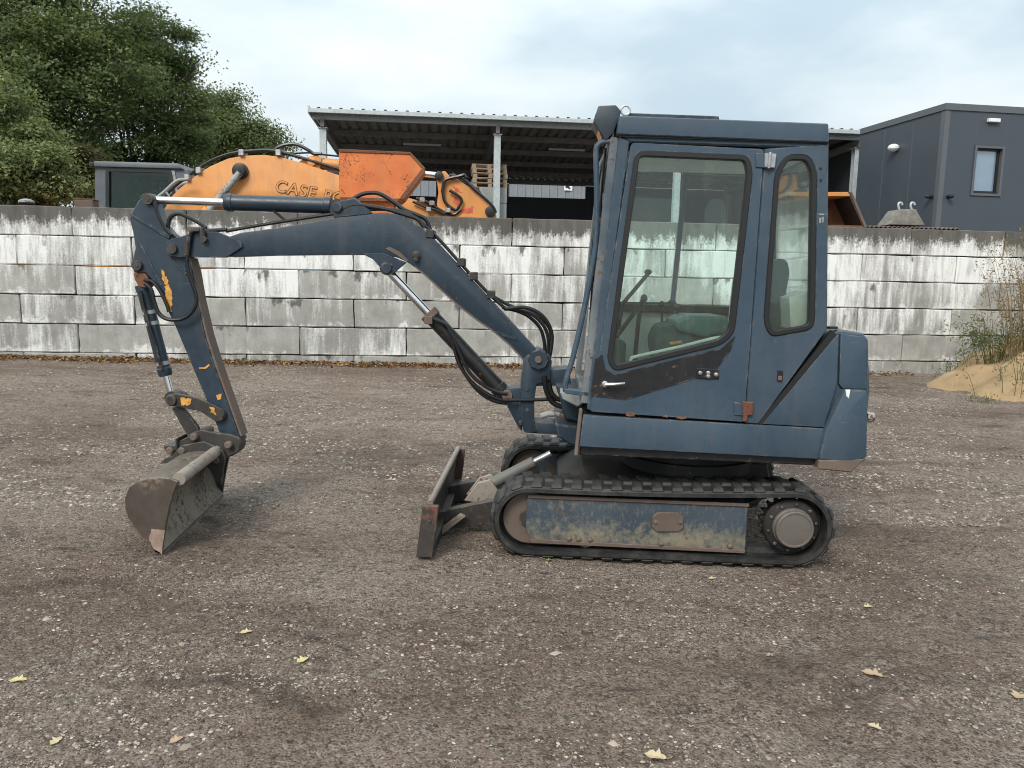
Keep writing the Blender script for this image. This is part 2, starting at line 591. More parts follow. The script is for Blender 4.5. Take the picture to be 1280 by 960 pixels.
#PART2
# ------------------------------------------------------------------ THE SETTING
def ground_mat():
    k = M('gravel_ground')
    p = k.pos()
    wob = k.n('TexNoise', {'Vector': p, 'Scale': 1.1, 'Detail': 3.0}).outputs['Color']
    wp_ = k.n('VectorMath', {0: p, 1: wob}, operation='ADD').outputs[0]
    v1 = k.n('TexVoronoi', {'Vector': p, 'Scale': 70.0}, feature='F1')
    v2 = k.n('TexVoronoi', {'Vector': p, 'Scale': 135.0}, feature='F1')
    s1 = k.n('SeparateColor', {0: v1.outputs['Color']}).outputs[0]
    s2 = k.n('SeparateColor', {0: v2.outputs['Color']}).outputs[0]
    patch = k.noise(wp_, 0.45, 5, 0.6, sx=(0.6, 1.3, 1))
    gravel = k.ramp(k.noise(wp_, 0.8, 6, 0.7, sx=(0.7, 1.4, 1)), 0.40, 0.60)      # 0 bare dirt, 1 loose gravel
    clod = k.noise(wp_, 1.9, 8, 0.72, sx=(0.45, 1.6, 1))
    crumb = k.noise(p, 8.0, 8, 0.8, sx=(0.42, 1.25, 1))
    zone = k.ramp(k.noise(wp_, 1.0, 4, 0.6, sx=(0.8, 1.3, 1)), 0.42, 0.62)
    fine = k.noise(p, 13, 7, 0.78)
    dirt = k.mix(k.ramp(patch, 0.34, 0.66), (0.205, 0.143, 0.108), (0.345, 0.252, 0.196))
    grav = k.mix(k.ramp(patch, 0.34, 0.66), (0.275, 0.209, 0.166), (0.420, 0.328, 0.266))
    col = k.mix(gravel, dirt, grav)
    col = k.mix(k.math('MULTIPLY', k.ramp(fine, 0.52, 0.70), 0.6), col, (0.085, 0.062, 0.049))
    col = k.mix(k.math('MULTIPLY', k.ramp(fine, 0.46, 0.3), 0.35), col, (0.33, 0.265, 0.21))
    amt = k.ramp(gravel, 0.0, 1.0, 0.30, 1.0)
    v3 = k.n('TexVoronoi', {'Vector': p, 'Scale': 30.0}, feature='F1')
    s3 = k.n('SeparateColor', {0: v3.outputs['Color']})
    rim = k.ramp(v3.outputs['Distance'], 0.62, 0.42)
    big3 = k.math('MULTIPLY', k.math('MULTIPLY', k.ramp(s3.outputs[0], 0.72, 0.82), rim), amt)
    col = k.mix(k.math('MULTIPLY', big3, 0.7), col, k.mix(s3.outputs[1], (0.34, 0.275, 0.225), (0.56, 0.48, 0.41)))
    drk3 = k.math('MULTIPLY', k.ramp(s3.outputs[2], 0.76, 0.86), rim)
    col = k.mix(k.math('MULTIPLY', drk3, 0.6), col, (0.085, 0.065, 0.052))
    lt = k.math('MULTIPLY', k.ramp(s1, 0.80, 0.90), amt)
    col = k.mix(k.math('MULTIPLY', lt, 0.8), col, (0.54, 0.47, 0.40))
    col = k.mix(k.math('MULTIPLY', k.math('MULTIPLY', k.ramp(s2, 0.78, 0.9), amt), 0.8), col, (0.47, 0.40, 0.33))
    col = k.mix(k.math('MULTIPLY', k.ramp(s2, 0.30, 0.10), 0.65), col, (0.045, 0.034, 0.027))
    dk = k.ramp(clod, 0.54, 0.67, 0.0, 0.62)
    ck = k.math('MULTIPLY', k.ramp(crumb, 0.555, 0.63), k.ramp(zone, 0.0, 1.0, 0.3, 0.92))
    dk = k.math('MAXIMUM', dk, ck)
    col = k.mix(dk, col, (0.062, 0.046, 0.036))
    k.p(Base_Color=col, Roughness=k.math('SUBTRACT', 0.95, k.math('MULTIPLY', dk, 0.2)), Specular_IOR_Level=0.25)
    h = k.math('ADD', k.math('MULTIPLY', v1.outputs['Distance'], -0.6), k.math('ADD', k.math('MULTIPLY', fine, 1.3), k.math('MULTIPLY', v2.outputs['Distance'], -0.3)))
    h = k.math('ADD', h, k.math('ADD', k.math('MULTIPLY', clod, 1.2), k.math('MULTIPLY', crumb, 1.4)))
    k.bump(h, 1.0, 0.045)
    return k.m
GROUND = ground_mat()

# value noise used to shape the ground
_tab = nrs.rand(256, 256)
def vnoise(x, y):
    xi = np.floor(x).astype(int); yi = np.floor(y).astype(int)
    fx = x - xi; fy = y - yi
    fx = fx * fx * (3 - 2 * fx); fy = fy * fy * (3 - 2 * fy)
    g = lambda a, b: _tab[a % 256, b % 256]
    return (g(xi, yi) * (1 - fx) + g(xi + 1, yi) * fx) * (1 - fy) + (g(xi, yi + 1) * (1 - fx) + g(xi + 1, yi + 1) * fx) * fy
def gheight(x, y):
    h = 0.034 * (vnoise(x * 0.8, y * 1.5) - 0.5) + 0.024 * (vnoise(x * 2.3 + 9, y * 3.8) - 0.5) + 0.020 * (vnoise(x * 6 + 3, y * 8) - 0.5) + 0.016 * (vnoise(x * 15, y * 17) - 0.5)
    t = np.clip((y - 6.0) / 6.5, 0, 1)
    t = t * t * (3 - 2 * t)
    # old wheel ruts running across the yard
    for (a, b, wd, dp) in ((6.9, .10, .11, .022), (8.1, .12, .12, .02), (3.35, -.16, .10, .016), (9.6, -.05, .14, .022), (5.6, -.30, .09, .014), (2.75, .05, .08, .012)):
        q = (y - a - b * x - .35 * np.sin(x * .45 + a)) / wd
        h = h + dp * (vnoise(x * 1.3 + a * 7, y * 2) * 1.6 - .25) * (np.exp(-(np.abs(q) - 1.5) ** 2 * 2.2) * .8 - np.exp(-q * q))
    fall = -GTILT * np.clip(x + 0.1, 0, 2.4) * np.clip((9 - y) / 3, 0, 1)
    return h - 0.014 + fall - t * (0.0094 * np.clip(x, -14, 14) + 0.012)
near = np.clip
xs = np.concatenate([[-600, -200, -80, -40, -20], np.arange(-13, 13.01, 0.06), [20, 40, 80, 200, 600]])
ys = np.concatenate([[-60, -20, -5, -1], np.arange(1.2, 14.5, 0.06), [17, 22, 40, 80, 200, 1500]])
XX, YYg = np.meshgrid(xs, ys)
HZ = gheight(XX, YYg) * ((np.abs(XX) < 13) & (YYg > 1.1) & (YYg < 14.5))
V = np.stack([XX, YYg, HZ], -1).reshape(-1, 3)
nx, ny = len(xs), len(ys)
I = np.arange(nx * ny).reshape(ny, nx)
F = np.stack([I[:-1, :-1], I[:-1, 1:], I[1:, 1:], I[1:, :-1]], -1).reshape(-1, 4)
go = mesh_np('ground', V, F, GROUND, smooth=True)
tag(go, 'dark brown grey gravel yard with small pale stones', kind='structure')

# loose stones, countless
def stones(name, n, xr, yr, smin, smax, mat, bias=1.0):
    ico = np.array([[0, 0, 1], [1, 0, 0.1], [0.3, 0.95, 0], [-0.8, 0.6, 0.1], [-0.8, -0.6, 0], [0.3, -0.95, 0.1]])
    tri = np.array([[0, 1, 2], [0, 2, 3], [0, 3, 4], [0, 4, 5], [0, 5, 1]])
    t = nrs.rand(n) ** bias
    y = yr[0] + (yr[1] - yr[0]) * t
    x = (nrs.rand(n) * 2 - 1) * (y * 0.70 + 0.6)
    # gather into drifts
    keep = vnoise(x * 1.3 + 40, y * 2.1 + 7) + 0.5 * vnoise(x * 4 + 4, y * 5) + 0.5 * nrs.rand(n) > 1.02
    x, y = x[keep], y[keep]; n = len(x)
    s = smin + (smax - smin) * nrs.rand(n) ** 5
    a = nrs.rand(n) * 6.283
    v = ico[None] * s[:, None, None] * np.stack([0.8 + 0.6 * nrs.rand(n), 0.6 + 0.5 * nrs.rand(n), 0.35 + 0.4 * nrs.rand(n)], -1)[:, None, :]
    v = v * (0.8 + 0.4 * nrs.rand(n, 6, 1))
    c, sn = np.cos(a)[:, None], np.sin(a)[:, None]
    vx = v[..., 0] * c - v[..., 1] * sn + x[:, None]
    vy = v[..., 0] * sn + v[..., 1] * c + y[:, None]
    vz = v[..., 2] + (gheight(x, y))[:, None] - 0.001
    V = np.stack([vx, vy, vz], -1).reshape(-1, 3)
    F = (tri[None] + (np.arange(n) * 6)[:, None, None]).reshape(-1, 3)
    return mesh_np(name, V, F, mat)
def stone_mat():
    k = M('stones')
    r = k.n('NewGeometry').outputs['Random Per Island']
    cr_ = k.n('ValToRGB', {0: r})
    e = cr_.color_ramp.elements
    e[0].position = 0; e[0].color = (0.06, 0.05, 0.045, 1)
    e[1].position = 1; e[1].color = (0.50, 0.43, 0.35, 1)
    for po, co in ((0.35, (0.13, 0.10, 0.08)), (0.65, (0.22, 0.178, 0.143)), (0.9, (0.34, 0.285, 0.23))):
        q = e.new(po); q.color = (*co, 1)
    k.p(Base_Color=cr_.outputs[0], Roughness=0.85)
    return k.m
STONES = stone_mat()
tag(stones('gravel', 300000, None, (1.9, 13.5), 0.003, 0.010, STONES, 1.5), 'loose pale and dark gravel scattered over the yard', kind='stuff')
tag(stones('gravel', 90000, None, (5.0, 13.4), 0.008, 0.020, STONES, 1.1), 'gravel lying further back on the yard', kind='stuff')
tag(stones('gravel', 1000, None, (1.9, 10), 0.010, 0.024, STONES, 1.3), 'larger loose stones scattered over the yard', kind='stuff')

# ------------------------------------------------------------------ the block wall
W0, W1 = G(0, 350, 13.2), G(1150, 360, 14.7)
W0.z = W1.z = 0.0
WU = (W1 - W0).normalized()
WN = Vector((-WU.y, WU.x, 0))
WY = math.atan2(WU.y, WU.x)
def WP(px, py, d=0.0):
    "pixel on a vertical sheet d metres behind the face of the wall"
    return onplane(px, py, W0 + WN * d, WN)
def ws(p):
    return (p - W0).dot(WU)
CH = 0.5
top_z = WP(560, 270).z
HZW = top_z
BLEN = ws(WP(639, 400)) - ws(WP(375, 400))
BLEN = BLEN / 2.0 if BLEN > 2.6 else BLEN
SA = ws(WP(639, 365)); SB = ws(WP(575, 330))
THK = 1.0
def block_mat():
    k = M('wall_concrete')
    o = k.obj()
    oi = k.n('ObjectInfo')
    rv = oi.outputs['Random']
    p = k.pos()
    sep = k.n('SeparateXYZ', {0: p})
    z = sep.outputs[2]
    hn = k.math('DIVIDE', z, HZW)
    # height inside the course: 0 bottom .. 1 top of each block (object space, block is built from -0.5 to 0.5 course)
    zo = k.n('SeparateXYZ', {0: o}).outputs[2]
    f = k.ramp(zo, -CH / 2, CH / 2)
    grain = k.noise(p, 40, 6, 0.75)
    mott = k.noise(p, 3.0, 6, 0.65)
    base = k.mix(k.ramp(mott, 0.3, 0.7), (0.26, 0.256, 0.237), (0.41, 0.40, 0.37))
    base = k.mix(k.ramp(rv, 0.2, 0.9, 0.0, 0.45), base, (0.17, 0.17, 0.16))
    base = k.mix(k.math('MULTIPLY', k.ramp(grain, 0.5, 0.75), 0.4), base, (0.12, 0.12, 0.112))
    # lime washed down in vertical streaks, most of it high on the wall
    st = k.noise(p, 7.0, 5, 0.7, sx=(1, 1, 0.10))
    st2 = k.noise(p, 1.1, 4, 0.6, sx=(1, 1, 0.5))
    off = k.n('MapRange', {0: hn, 1: 0.28, 2: 0.72, 3: -0.16, 4: 0.15}, clamp=True).outputs[0]
    sm = k.math('ADD', k.math('ADD', st, k.math('MULTIPLY', k.math('SUBTRACT', st2, 0.5), 0.9)), off)
    sm = k.math('ADD', sm, k.math('MULTIPLY', k.math('SUBTRACT', rv, 0.5), 0.30))
    sm = k.math('ADD', sm, k.math('MULTIPLY', k.math('SUBTRACT', grain, 0.5), 0.55))
    col = k.mix(k.math('MULTIPLY', k.ramp(sm, 0.42, 0.71), 0.9), base, (0.79, 0.79, 0.78))
    # splashed lime along the lower edge of each block
    low = k.math('ADD', k.ramp(f, 0.5, 0.0, -0.05, 0.26), k.noise(p, 8, 7, 0.8))
    low = k.math('ADD', low, k.math('MULTIPLY', k.math('SUBTRACT', st2, 0.5), 0.9))
    col = k.mix(k.math('MULTIPLY', k.ramp(low, 0.70, 0.84), 0.8), col, (0.74, 0.74, 0.72))
    # grey wash marks over the white
    col = k.mix(k.math('MULTIPLY', k.ramp(k.noise(p, 12, 5, 0.65, sx=(1, 1, 0.14)), 0.52, 0.72), 0.6), col, (0.22, 0.215, 0.2))
    # black lichen along the top of the wall, dripping down
    tp = k.math('ADD', k.ramp(z, HZW - 0.60, HZW - 0.05, 0, 1.15), k.math('MULTIPLY', k.math('SUBTRACT', k.noise(p, 6.5, 6, 0.7, sx=(1, 1, 0.28)), 0.5), 1.7))
    tp = k.math('ADD', tp, k.math('MULTIPLY', k.math('SUBTRACT', k.noise(p, 0.5, 2, 0.5), 0.5), 0.7))
    tp = k.math('ADD', tp, k.math('MULTIPLY', k.math('SUBTRACT', k.noise(p, 26, 4, 0.7), 0.5), 0.8))
    col = k.mix(k.math('MULTIPLY', k.ramp(tp, 0.50, 0.80), 0.9), col, (0.066, 0.060, 0.050))
    # a few dark damp stains that start at the joints
    ds = k.math('ADD', k.noise(p, 2.1, 5, 0.65, sx=(1.5, 1, 0.7)), k.ramp(f, 0.2, 1.0, -0.12, 0.05))
    col = k.mix(k.math('MULTIPLY', k.ramp(ds, 0.61, 0.68), 0.85), col, (0.085, 0.08, 0.072))
    k.p(Base_Color=col, Roughness=0.92, Specular_IOR_Level=0.2)
    k.bump(k.math('ADD', grain, k.math('MULTIPLY', mott, 0.5)), 0.35, 0.012)
    return k.m
WALLM = block_mat()
wall = thing('concrete_block_wall', 'long wall of big grey concrete blocks streaked with white lime', 'wall', W0, WY)
def block_mesh(ln, ht, dp, mat, name='block_mesh'):
    me = bpy.data.meshes.new(name)
    bm = bmesh.new()
    bmesh.ops.create_cube(bm, size=1)
    bmesh.ops.scale(bm, vec=(ln, dp, ht), verts=bm.verts)
    bmesh.ops.bevel(bm, geom=list(bm.edges), offset=0.012, segments=1, affect='EDGES')
    bm.to_mesh(me); bm.free()
    me.materials.append(mat)
    return me
def worn_block():
    me = bpy.data.meshes.new('worn_block_mesh')
    bm = bmesh.new()
    bmesh.ops.create_cube(bm, size=1)
    bmesh.ops.scale(bm, vec=(BLEN - 0.010, THK, CH - 0.010), verts=bm.verts)
    for i in range(1, 7):
        bmesh.ops.bisect_plane(bm, geom=bm.verts[:] + bm.edges[:] + bm.faces[:], plane_co=((i / 7 - .5) * BLEN + rnd.uniform(-.06, .06), 0, 0), plane_no=(1, 0, 0))
    for i in range(1, 3):
        bmesh.ops.bisect_plane(bm, geom=bm.verts[:] + bm.edges[:] + bm.faces[:], plane_co=(0, 0, (i / 3 - .5) * CH + rnd.uniform(-.04, .04)), plane_no=(0, 0, 1))
    es = [e for e in bm.edges if len(e.link_faces) == 2 and e.calc_face_angle(0) > 1]
    bmesh.ops.bevel(bm, geom=es, offset=0.014, segments=1, affect='EDGES')
    hx, hz = (BLEN - .01) / 2, (CH - .01) / 2
    for v in bm.verts:
        if v.co.y < 0 and (abs(v.co.z) > hz - .03 or abs(v.co.x) > hx - .03):
            d = rnd.random() ** 4 * .018
            v.co.z -= math.copysign(d * .7, v.co.z) if abs(v.co.z) > hz - .03 else 0
            v.co.x -= math.copysign(d * .7, v.co.x) if abs(v.co.x) > hx - .03 else 0
            v.co.y += d * .5
    bm.to_mesh(me); bm.free()
    me.materials.append(WALLM)
    return me
blocks = [worn_block() for _ in range(8)]
NC = int(math.ceil(HZW / CH))
S_MIN, S_MAX = ws(WP(-40, 350)) - 1.0, ws(WP(1280, 350)) + 9.0
for c in range(NC):
    zc = HZW - (c + 0.5) * CH
    s = SB if c % 2 else SA
    while s > S_MIN:
        s -= BLEN
    while s < S_MAX:
        o = bpy.data.objects.new('block', rnd.choice(blocks))
        C.objects.link(o)
        o.parent = wall
        o.location = (s + BLEN / 2 + rnd.uniform(-.004, .004), THK / 2 + rnd.uniform(-.012, .012), zc + rnd.uniform(-.002, .002))
        o.rotation_euler = (rnd.uniform(-.004, .004), rnd.uniform(-.0006, .0006), rnd.uniform(-.003, .003))
        s += BLEN

# raised yard behind the wall
RY = 0.6
k = MB()
a0, a1 = W0 + WU * -30 + WN * (THK + .02), W0 + WU * 45 + WN * (THK + .02)
for q in (a0, a1):
    q.z = -0.5
k.prism([a0, a1, a1 + WN * 120, a0 + WN * 120], ZZ * (RY + 0.5))
YARD = simple('yard_gravel', (0.14, 0.125, 0.11), 0.95, 0, 0.3, 6)
tag(k.done('raised_yard', YARD), 'gravel yard surface behind the block wall', kind='structure')

# dead leaves blown along the foot of the wall
def leaf_mat(name, cols, rough=0.7):
    k = M(name)
    r = k.n('NewGeometry').outputs['Random Per Island']
    cr_ = k.n('ValToRGB', {0: r})
    e = cr_.color_ramp.elements
    e[0].position = 0; e[0].color = (*cols[0], 1)
    e[1].position = 1; e[1].color = (*cols[-1], 1)
    for i, c in enumerate(cols[1:-1]):
        q = e.new((i + 1) / (len(cols) - 1)); q.color = (*c, 1)
    k.p(Base_Color=cr_.outputs[0], Roughness=rough, Specular_IOR_Level=0.3)
    tl = k.n('BsdfTranslucent', {0: cr_.outputs[0]})
    ms = k.n('MixShader', {0: 0.25})
    k.set(ms.inputs[1], k.b.outputs[0]); k.set(ms.inputs[2], tl.outputs[0])
    k.t.links.new(ms.outputs[0], k.out.inputs[0])
    return k.m
def leaf_quads(P, N, size, aspect=0.55, fold=0.25):
    "one folded four-cornered leaf (two triangles) per point"
    n = len(P)
    N = N / np.linalg.norm(N, axis=1, keepdims=True)
    t = nrs.randn(n, 3); t -= N * (t * N).sum(1, keepdims=True); t /= np.linalg.norm(t, axis=1, keepdims=True)
    b = np.cross(N, t)
    s = np.asarray(size).reshape(-1, 1) * np.ones((n, 1))
    v = np.stack([P - t * s * .5, P + b * s * aspect * .5 + N * s * fold * .3, P + t * s * .5, P - b * s * aspect * .5 + N * s * fold * .3], 1)
    V = v.reshape(-1, 3)
    o = (np.arange(n) * 4)[:, None]
    F = np.concatenate([o + np.array([[0, 1, 2]]), o + np.array([[0, 2, 3]])], 1).reshape(-1, 3)
    return V, F
n = 9000
s = ws(WP(-40, 440)) + nrs.rand(n) ** 1.15 * 17.0
dens = np.where(s < 9.2, 1.0, 0.35)
kp = nrs.rand(n) < dens * (0.35 + 0.9 * vnoise(s * 1.5, s * 0 + 3))
s = s[kp]; n = len(s)
d = -0.02 - np.abs(nrs.randn(n)) * 0.22
P = np.array(W0)[None] + np.outer(s, np.array(WU)) + np.outer(d, np.array(WN))
P[:, 2] = gheight(P[:, 0], P[:, 1]) + 0.012 + 0.05 * nrs.rand(n) * np.exp(d * 4)
N = nrs.randn(n, 3) * 0.45 + np.array([0, 0, 1])
Vv, Ff = leaf_quads(P, N, 0.035 + 0.05 * nrs.rand(n), 0.6, 0.5)
LITTER = leaf_mat('dead_leaves', [(0.045, 0.02, 0.012), (0.14, 0.05, 0.025), (0.20, 0.085, 0.04), (0.30, 0.18, 0.08), (0.42, 0.30, 0.13), (0.09, 0.04, 0.022)])
tag(mesh_np('leaf_litter', Vv, Ff, LITTER), 'drift of dead brown leaves along the foot of the block wall', kind='stuff')
#PART3
# ------------------------------------------------------------------ THE BLUE MINI EXCAVATOR
ex_loc = _a + XU * 0.95 + XN * 0.71
ex_loc.z = 0
ex = thing('mini_excavator', 'dark blue mini excavator on rubber tracks with closed cab and lowered wide bucket', 'excavator', ex_loc, math.atan2(XU.y, XU.x))

# ---- undercarriage
def uz(u, z, wv):
    return Vector((_a.x, _a.y, 0)) + XU * u + XN * wv + ZZ * z
R1, R2 = 0.204, 0.217
C1 = ((E(661, 651) - _a).dot(XU), R1 + 0.003 + E(661, 696).z)
C2 = ((E(993, 660) - _a).dot(XU), R2 + 0.003 + E(993, 709).z)
def belt_path(off, step=0.02, sag=0.012):
    "points and outward normals round the two end wheels"
    r1, r2 = R1 + off, R2 + off
    dx, dz = C2[0] - C1[0], C2[1] - C1[1]
    L = math.hypot(dx, dz); base = math.atan2(dz, dx)
    al = math.acos((r1 - r2) / L)
    pts = []
    a_top1, a_top2 = base + al, base + al
    a_b1, a_b2 = base - al, base - al
    def arc(c, r, s0, s1):
        m_ = max(4, int(abs(s1 - s0) * r / step))
        for i in range(m_ + 1):
            a = s0 + (s1 - s0) * i / m_
            pts.append((c[0] + r * math.cos(a), c[1] + r * math.sin(a), math.cos(a), math.sin(a)))
    def line(p, q, nrm, sg):
        m_ = int(math.hypot(q[0] - p[0], q[1] - p[1]) / (step * 2))
        for i in range(1, m_):
            t = i / m_
            s_ = sg * 4 * t * (1 - t)
            pts.append((p[0] + (q[0] - p[0]) * t, p[1] + (q[1] - p[1]) * t - s_, nrm[0], nrm[1]))
    arc(C1, r1, base - al + 2 * math.pi, base + al)                # round the front wheel, bottom to top
    p = pts[-1]
    q = (C2[0] + r2 * math.cos(a_top2), C2[1] + r2 * math.sin(a_top2))
    line(p, q, (p[2], p[3]), sag)
    arc(C2, r2, a_top2, base - al)
    p = pts[-1]; q = pts[0]
    line(p, q, (p[2], p[3]), 0)
    return pts
TW = 0.30
def rubber_track(w0):
    bo, bi = belt_path(0.0), belt_path(0.0)
    k = MB()
    n = len(bo); th = 0.034
    prof = [(0.0, 0.012), (0.012, 0.0), (TW - 0.012, 0.0), (TW, 0.012), (TW, th), (TW * .62, th), (TW * .6, th + .03), (TW * .4, th + .03), (TW * .38, th), (0.0, th)]
    for (u, z, nu, nz) in bo:
        for (wv, dp) in prof:
            k.v.append(uz(u - nu * dp, z - nz * dp, w0 + wv))
    m_ = len(prof)
    for i in range(n):
        for j in range(m_):
            a_, b_ = i, (i + 1) % n
            c_, d_ = j, (j + 1) % m_
            k.face((a_ * m_ + c_, b_ * m_ + c_, b_ * m_ + d_, a_ * m_ + d_))
    tr = k.done('rubber_track', RUBBER, ex)
    # lugs: one mesh each way, set round the belt
    def lug_mesh(sg):
        q = MB()
        y0, y1 = (-0.150, 0.03) if sg > 0 else (-0.03, 0.150)
        pts = [(-.036, y0), (.036, y0), (.058, y1), (-.012, y1)]
        if sg < 0:
            pts = [(-.012, y0), (.058, y0), (.036, y1), (-.036, y1)]
        lo = [Vector((a, b, -0.004)) for a, b in pts]
        top = [Vector((a * .72, b * .94 + (0.006 if b < 0 else -0.006), 0.017)) for a, b in pts]
        q.v = lo + top
        q.face((3, 2, 1, 0)); q.face((4, 5, 6, 7))
        for i in range(4):
            q.face((i, (i + 1) % 4, 4 + (i + 1) % 4, 4 + i))
        o = q.done('tread_lug', RUBBER, None, bevel=0.004)
        me = o.data
        bpy.data.objects.remove(o)
        return me
    meshes = [lug_mesh(1), lug_mesh(-1)]
    # arc length sampling
    acc = [0]
    for i in range(n):
        p, q = bo[i], bo[(i + 1) % n]
        acc.append(acc[-1] + math.hypot(q[0] - p[0], q[1] - p[1]))
    tot = acc[-1]
    cnt = 76
    rinv = ROOTS[ex.name]
    for c in range(cnt):
        s_ = tot * c / cnt
        i = max(0, np.searchsorted(acc, s_, 'right') - 1) % n
        t = (s_ - acc[i]) / max(1e-6, acc[i + 1] - acc[i])
        p, q = bo[i], bo[(i + 1) % n]
        u, z = p[0] + (q[0] - p[0]) * t, p[1] + (q[1] - p[1]) * t
        nu, nz = p[2] + (q[2] - p[2]) * t, p[3] + (q[3] - p[3]) * t
        nrm = (XU * nu + ZZ * nz).normalized()
        tan = XN.cross(nrm)
        o = bpy.data.objects.new('tread_lug', meshes[c % 2])
        C.objects.link(o)
        mw = Matrix.Identity(4)
        pos_ = uz(u, z, w0 + TW / 2)
        for r_ in range(3):
            mw[r_][0], mw[r_][1], mw[r_][2], mw[r_][3] = tan[r_], XN[r_], nrm[r_], pos_[r_]
        o.parent = tr
        o.matrix_local = rinv @ mw
    return tr

def side_gear(w0, sg):
    "frame, wheels and plate of one track; sg = -1 when the outside faces the camera"
    face = w0 + (0.055 if sg < 0 else TW - 0.055)
    ou = -1 if sg < 0 else 1
    def EF(px, py):
        q = E(px, py, 0.055)
        return q + XN * (face - 0.055)
    k = MB()
    top = [(659, 621), (935, 632), (931, 688), (900, 689), (664, 674), (657, 660)]
    k.prism([EF(x, y) for x, y in top], XN * (-ou) * 0.18)
    fr = k.done('track_frame', TRACKP, ex, bevel=0.006, seg=2)
    k = MB()
    k.prism([EF(x, y) for x, y in [(660, 618), (936, 629), (936, 633), (660, 622)]], XN * (ou * 0.012))
    k.prism([EF(x, y) for x, y in [(662, 673), (931, 687), (930, 691), (664, 678)]], XN * (ou * 0.012))
    k.each('frame_flange', BROWN, fr, bevel=0.002)
    k = MB()
    oc = [(821, 640), (848, 640), (854, 646), (854, 659), (848, 664), (821, 664), (815, 658), (815, 646)]
    k.prism([EF(x, y) for x, y in oc], XN * (ou * 0.012))
    for x, y in ((819, 652), (850, 652)):
        k.rev(EF(x, y), XN * ou, [(0, .012), (.018, .012), (.022, .007)], 10)
    k.done('cover_plate', BROWN, fr, bevel=0.003)
    k = MB()
    for x, y in ((711, 673), (723, 673.5), (737, 674), (826, 679), (912, 682)):
        k.rev(EF(x, y), XN * ou, [(0, .015), (.016, .014), (.022, .006)], 12)
    k.each('bolt', BROWN, fr)
    # front idler
    k = MB()
    c = uz(C1[0], C1[1], 0)
    k.rev(c + XN * (w0 + .07), XN, [(0, .05), (0, .148), (.012, .150), (.016, .125), (.05, .12), (.11, .12), (.144, .125), (.148, .150), (.16, .148), (.16, .05)], 40)
    idl = k.done('idler_wheel', BROWN, ex)
    k = MB()
    k.rev(c + XN * (w0 + .06), XN, [(0, .03), (0, .055), (.18, .055), (.18, .03)], 24)
    k.done('hub', STEEL, idl)
    # rear sprocket
    k = MB()
    c = uz(C2[0], C2[1], 0)
    teeth = 19
    pts = []
    for i in range(teeth * 4):
        a = 2 * math.pi * i / (teeth * 4)
        rr = 0.158 if i % 4 in (0, 1) else 0.130
        pts.append(c + XN * (w0 + .125) + XU * rr * math.cos(a) + ZZ * rr * math.sin(a))
    k.prism(pts, XN * .05)
    spr = k.done('drive_sprocket', DIRTY_BLACK, ex, bevel=0.003)
    k = MB()
    f0 = w0 + (0.05 if sg < 0 else TW - 0.05)
    k.rev(c + XN * f0, XN * (-ou), [(0, .125), (0, .150), (.006, .156), (.03, .156), (.04, .12)], 40)
    k.rev(c + XN * (f0 + ou * 0.0), XN * (ou), [(0, .15), (.004, .148), (.010, .125), (.012, .12)], 40)
    k.done('sprocket_rim', DIRTY_BLACK, spr)
    k = MB()
    k.rev(c + XN * f0, XN * ou, [(-.05, .115), (.03, .112), (.036, .107), (.062, .104), (.066, .100), (.066, .092), (.062, .090), (.066, .06), (.067, .02)], 40)
    k.done('hub', HUBM, spr)
    k = MB()
    for i in range(10):
        a = 2 * math.pi * (i + .3) / 10
        k.rev(c + XN * (f0 + ou * .008) + (XU * math.cos(a) + ZZ * math.sin(a)) * .133, XN * ou, [(0, .010), (.012, .010), (.015, .006)], 6)
    k.each('bolt', STEEL, spr)
    # rollers under the frame
    for u in (0.42, 0.72, 1.02, 1.28):
        k = MB()
        k.rev(uz(u, 0.105 + E(820, 703).z, w0 + .06), XN, [(0, .03), (0, .052), (.06, .055), (.065, .035), (.12, .035), (.125, .055), (.18, .052), (.18, .03)], 20)
        k.done('roller', STEEL, ex)

rubber_track(0.0); side_gear(0.0, -1)
rubber_track(1.13); side_gear(1.13, 1)

k = MB()
u0 = C1[0]
k.prism([uz(u, z - .02, 0.2) for u, z in ((0.30, .18), (1.30, .18), (1.36, .30), (1.25, .42), (.42, .42), (.26, .32))], XN * 1.05)
k.done('undercarriage_frame', DIRTY_BLACK, ex, bevel=0.01)
k = MB()
cc = (E(858, 585, .70) - _a).dot(XU)
k.rev(uz(cc, .40, .71), ZZ, [(0, .42), (.07, .42), (.07, .38), (.10, .38), (.10, .41), (.155, .41)], 40)
k.done('slewing_ring', DIRTY_BLACK, ex)
k = MB()
k.prism(EP([(905, 577), (960, 580), (962, 597), (915, 600)], .5), XN * .25)
k.done('hose_guard', STEEL, ex, bevel=0.008)

# ---- dozer blade
bw0, bwl = -0.10, 1.50
k = MB()
prof = [(531, 632), (539, 633), (535, 650), (532, 672), (534, 696), (527, 696), (524, 676), (527, 655)]
k.prism(EP(prof, bw0 + .02), XN * (bwl - .04))
bl = k.done('dozer_blade', STEEL, ex, bevel=0.004)
for wv in (bw0, bw0 + bwl - .035):
    k = MB()
    dd = [E(x, y, bw0) + XN * (wv - bw0) for x, y in [(528, 632), (548, 633), (545, 662), (540, 697), (520, 697)]]
    k.prism(dd, XN * .035)
    k.rev(dd[1] * .6 + dd[4] * .4 - XN * .004 + ZZ * .03, XN, [(0, .012), (.006, .012)], 10)
    k.each('end_plate', ENDP, bl, bevel=0.004)
k = MB()
q = E(536, 632, bw0)
k.cyl(q + XN * .03, q + XN * (bwl - .03), .018, 16)
k.done('top_tube', WORN, bl)
k = MB()
k.prism([E(x, y, bw0) + XN * 0.05 for x, y in [(521, 682), (542, 682), (541, 698), (519, 697)]], XN * (bwl - .1))
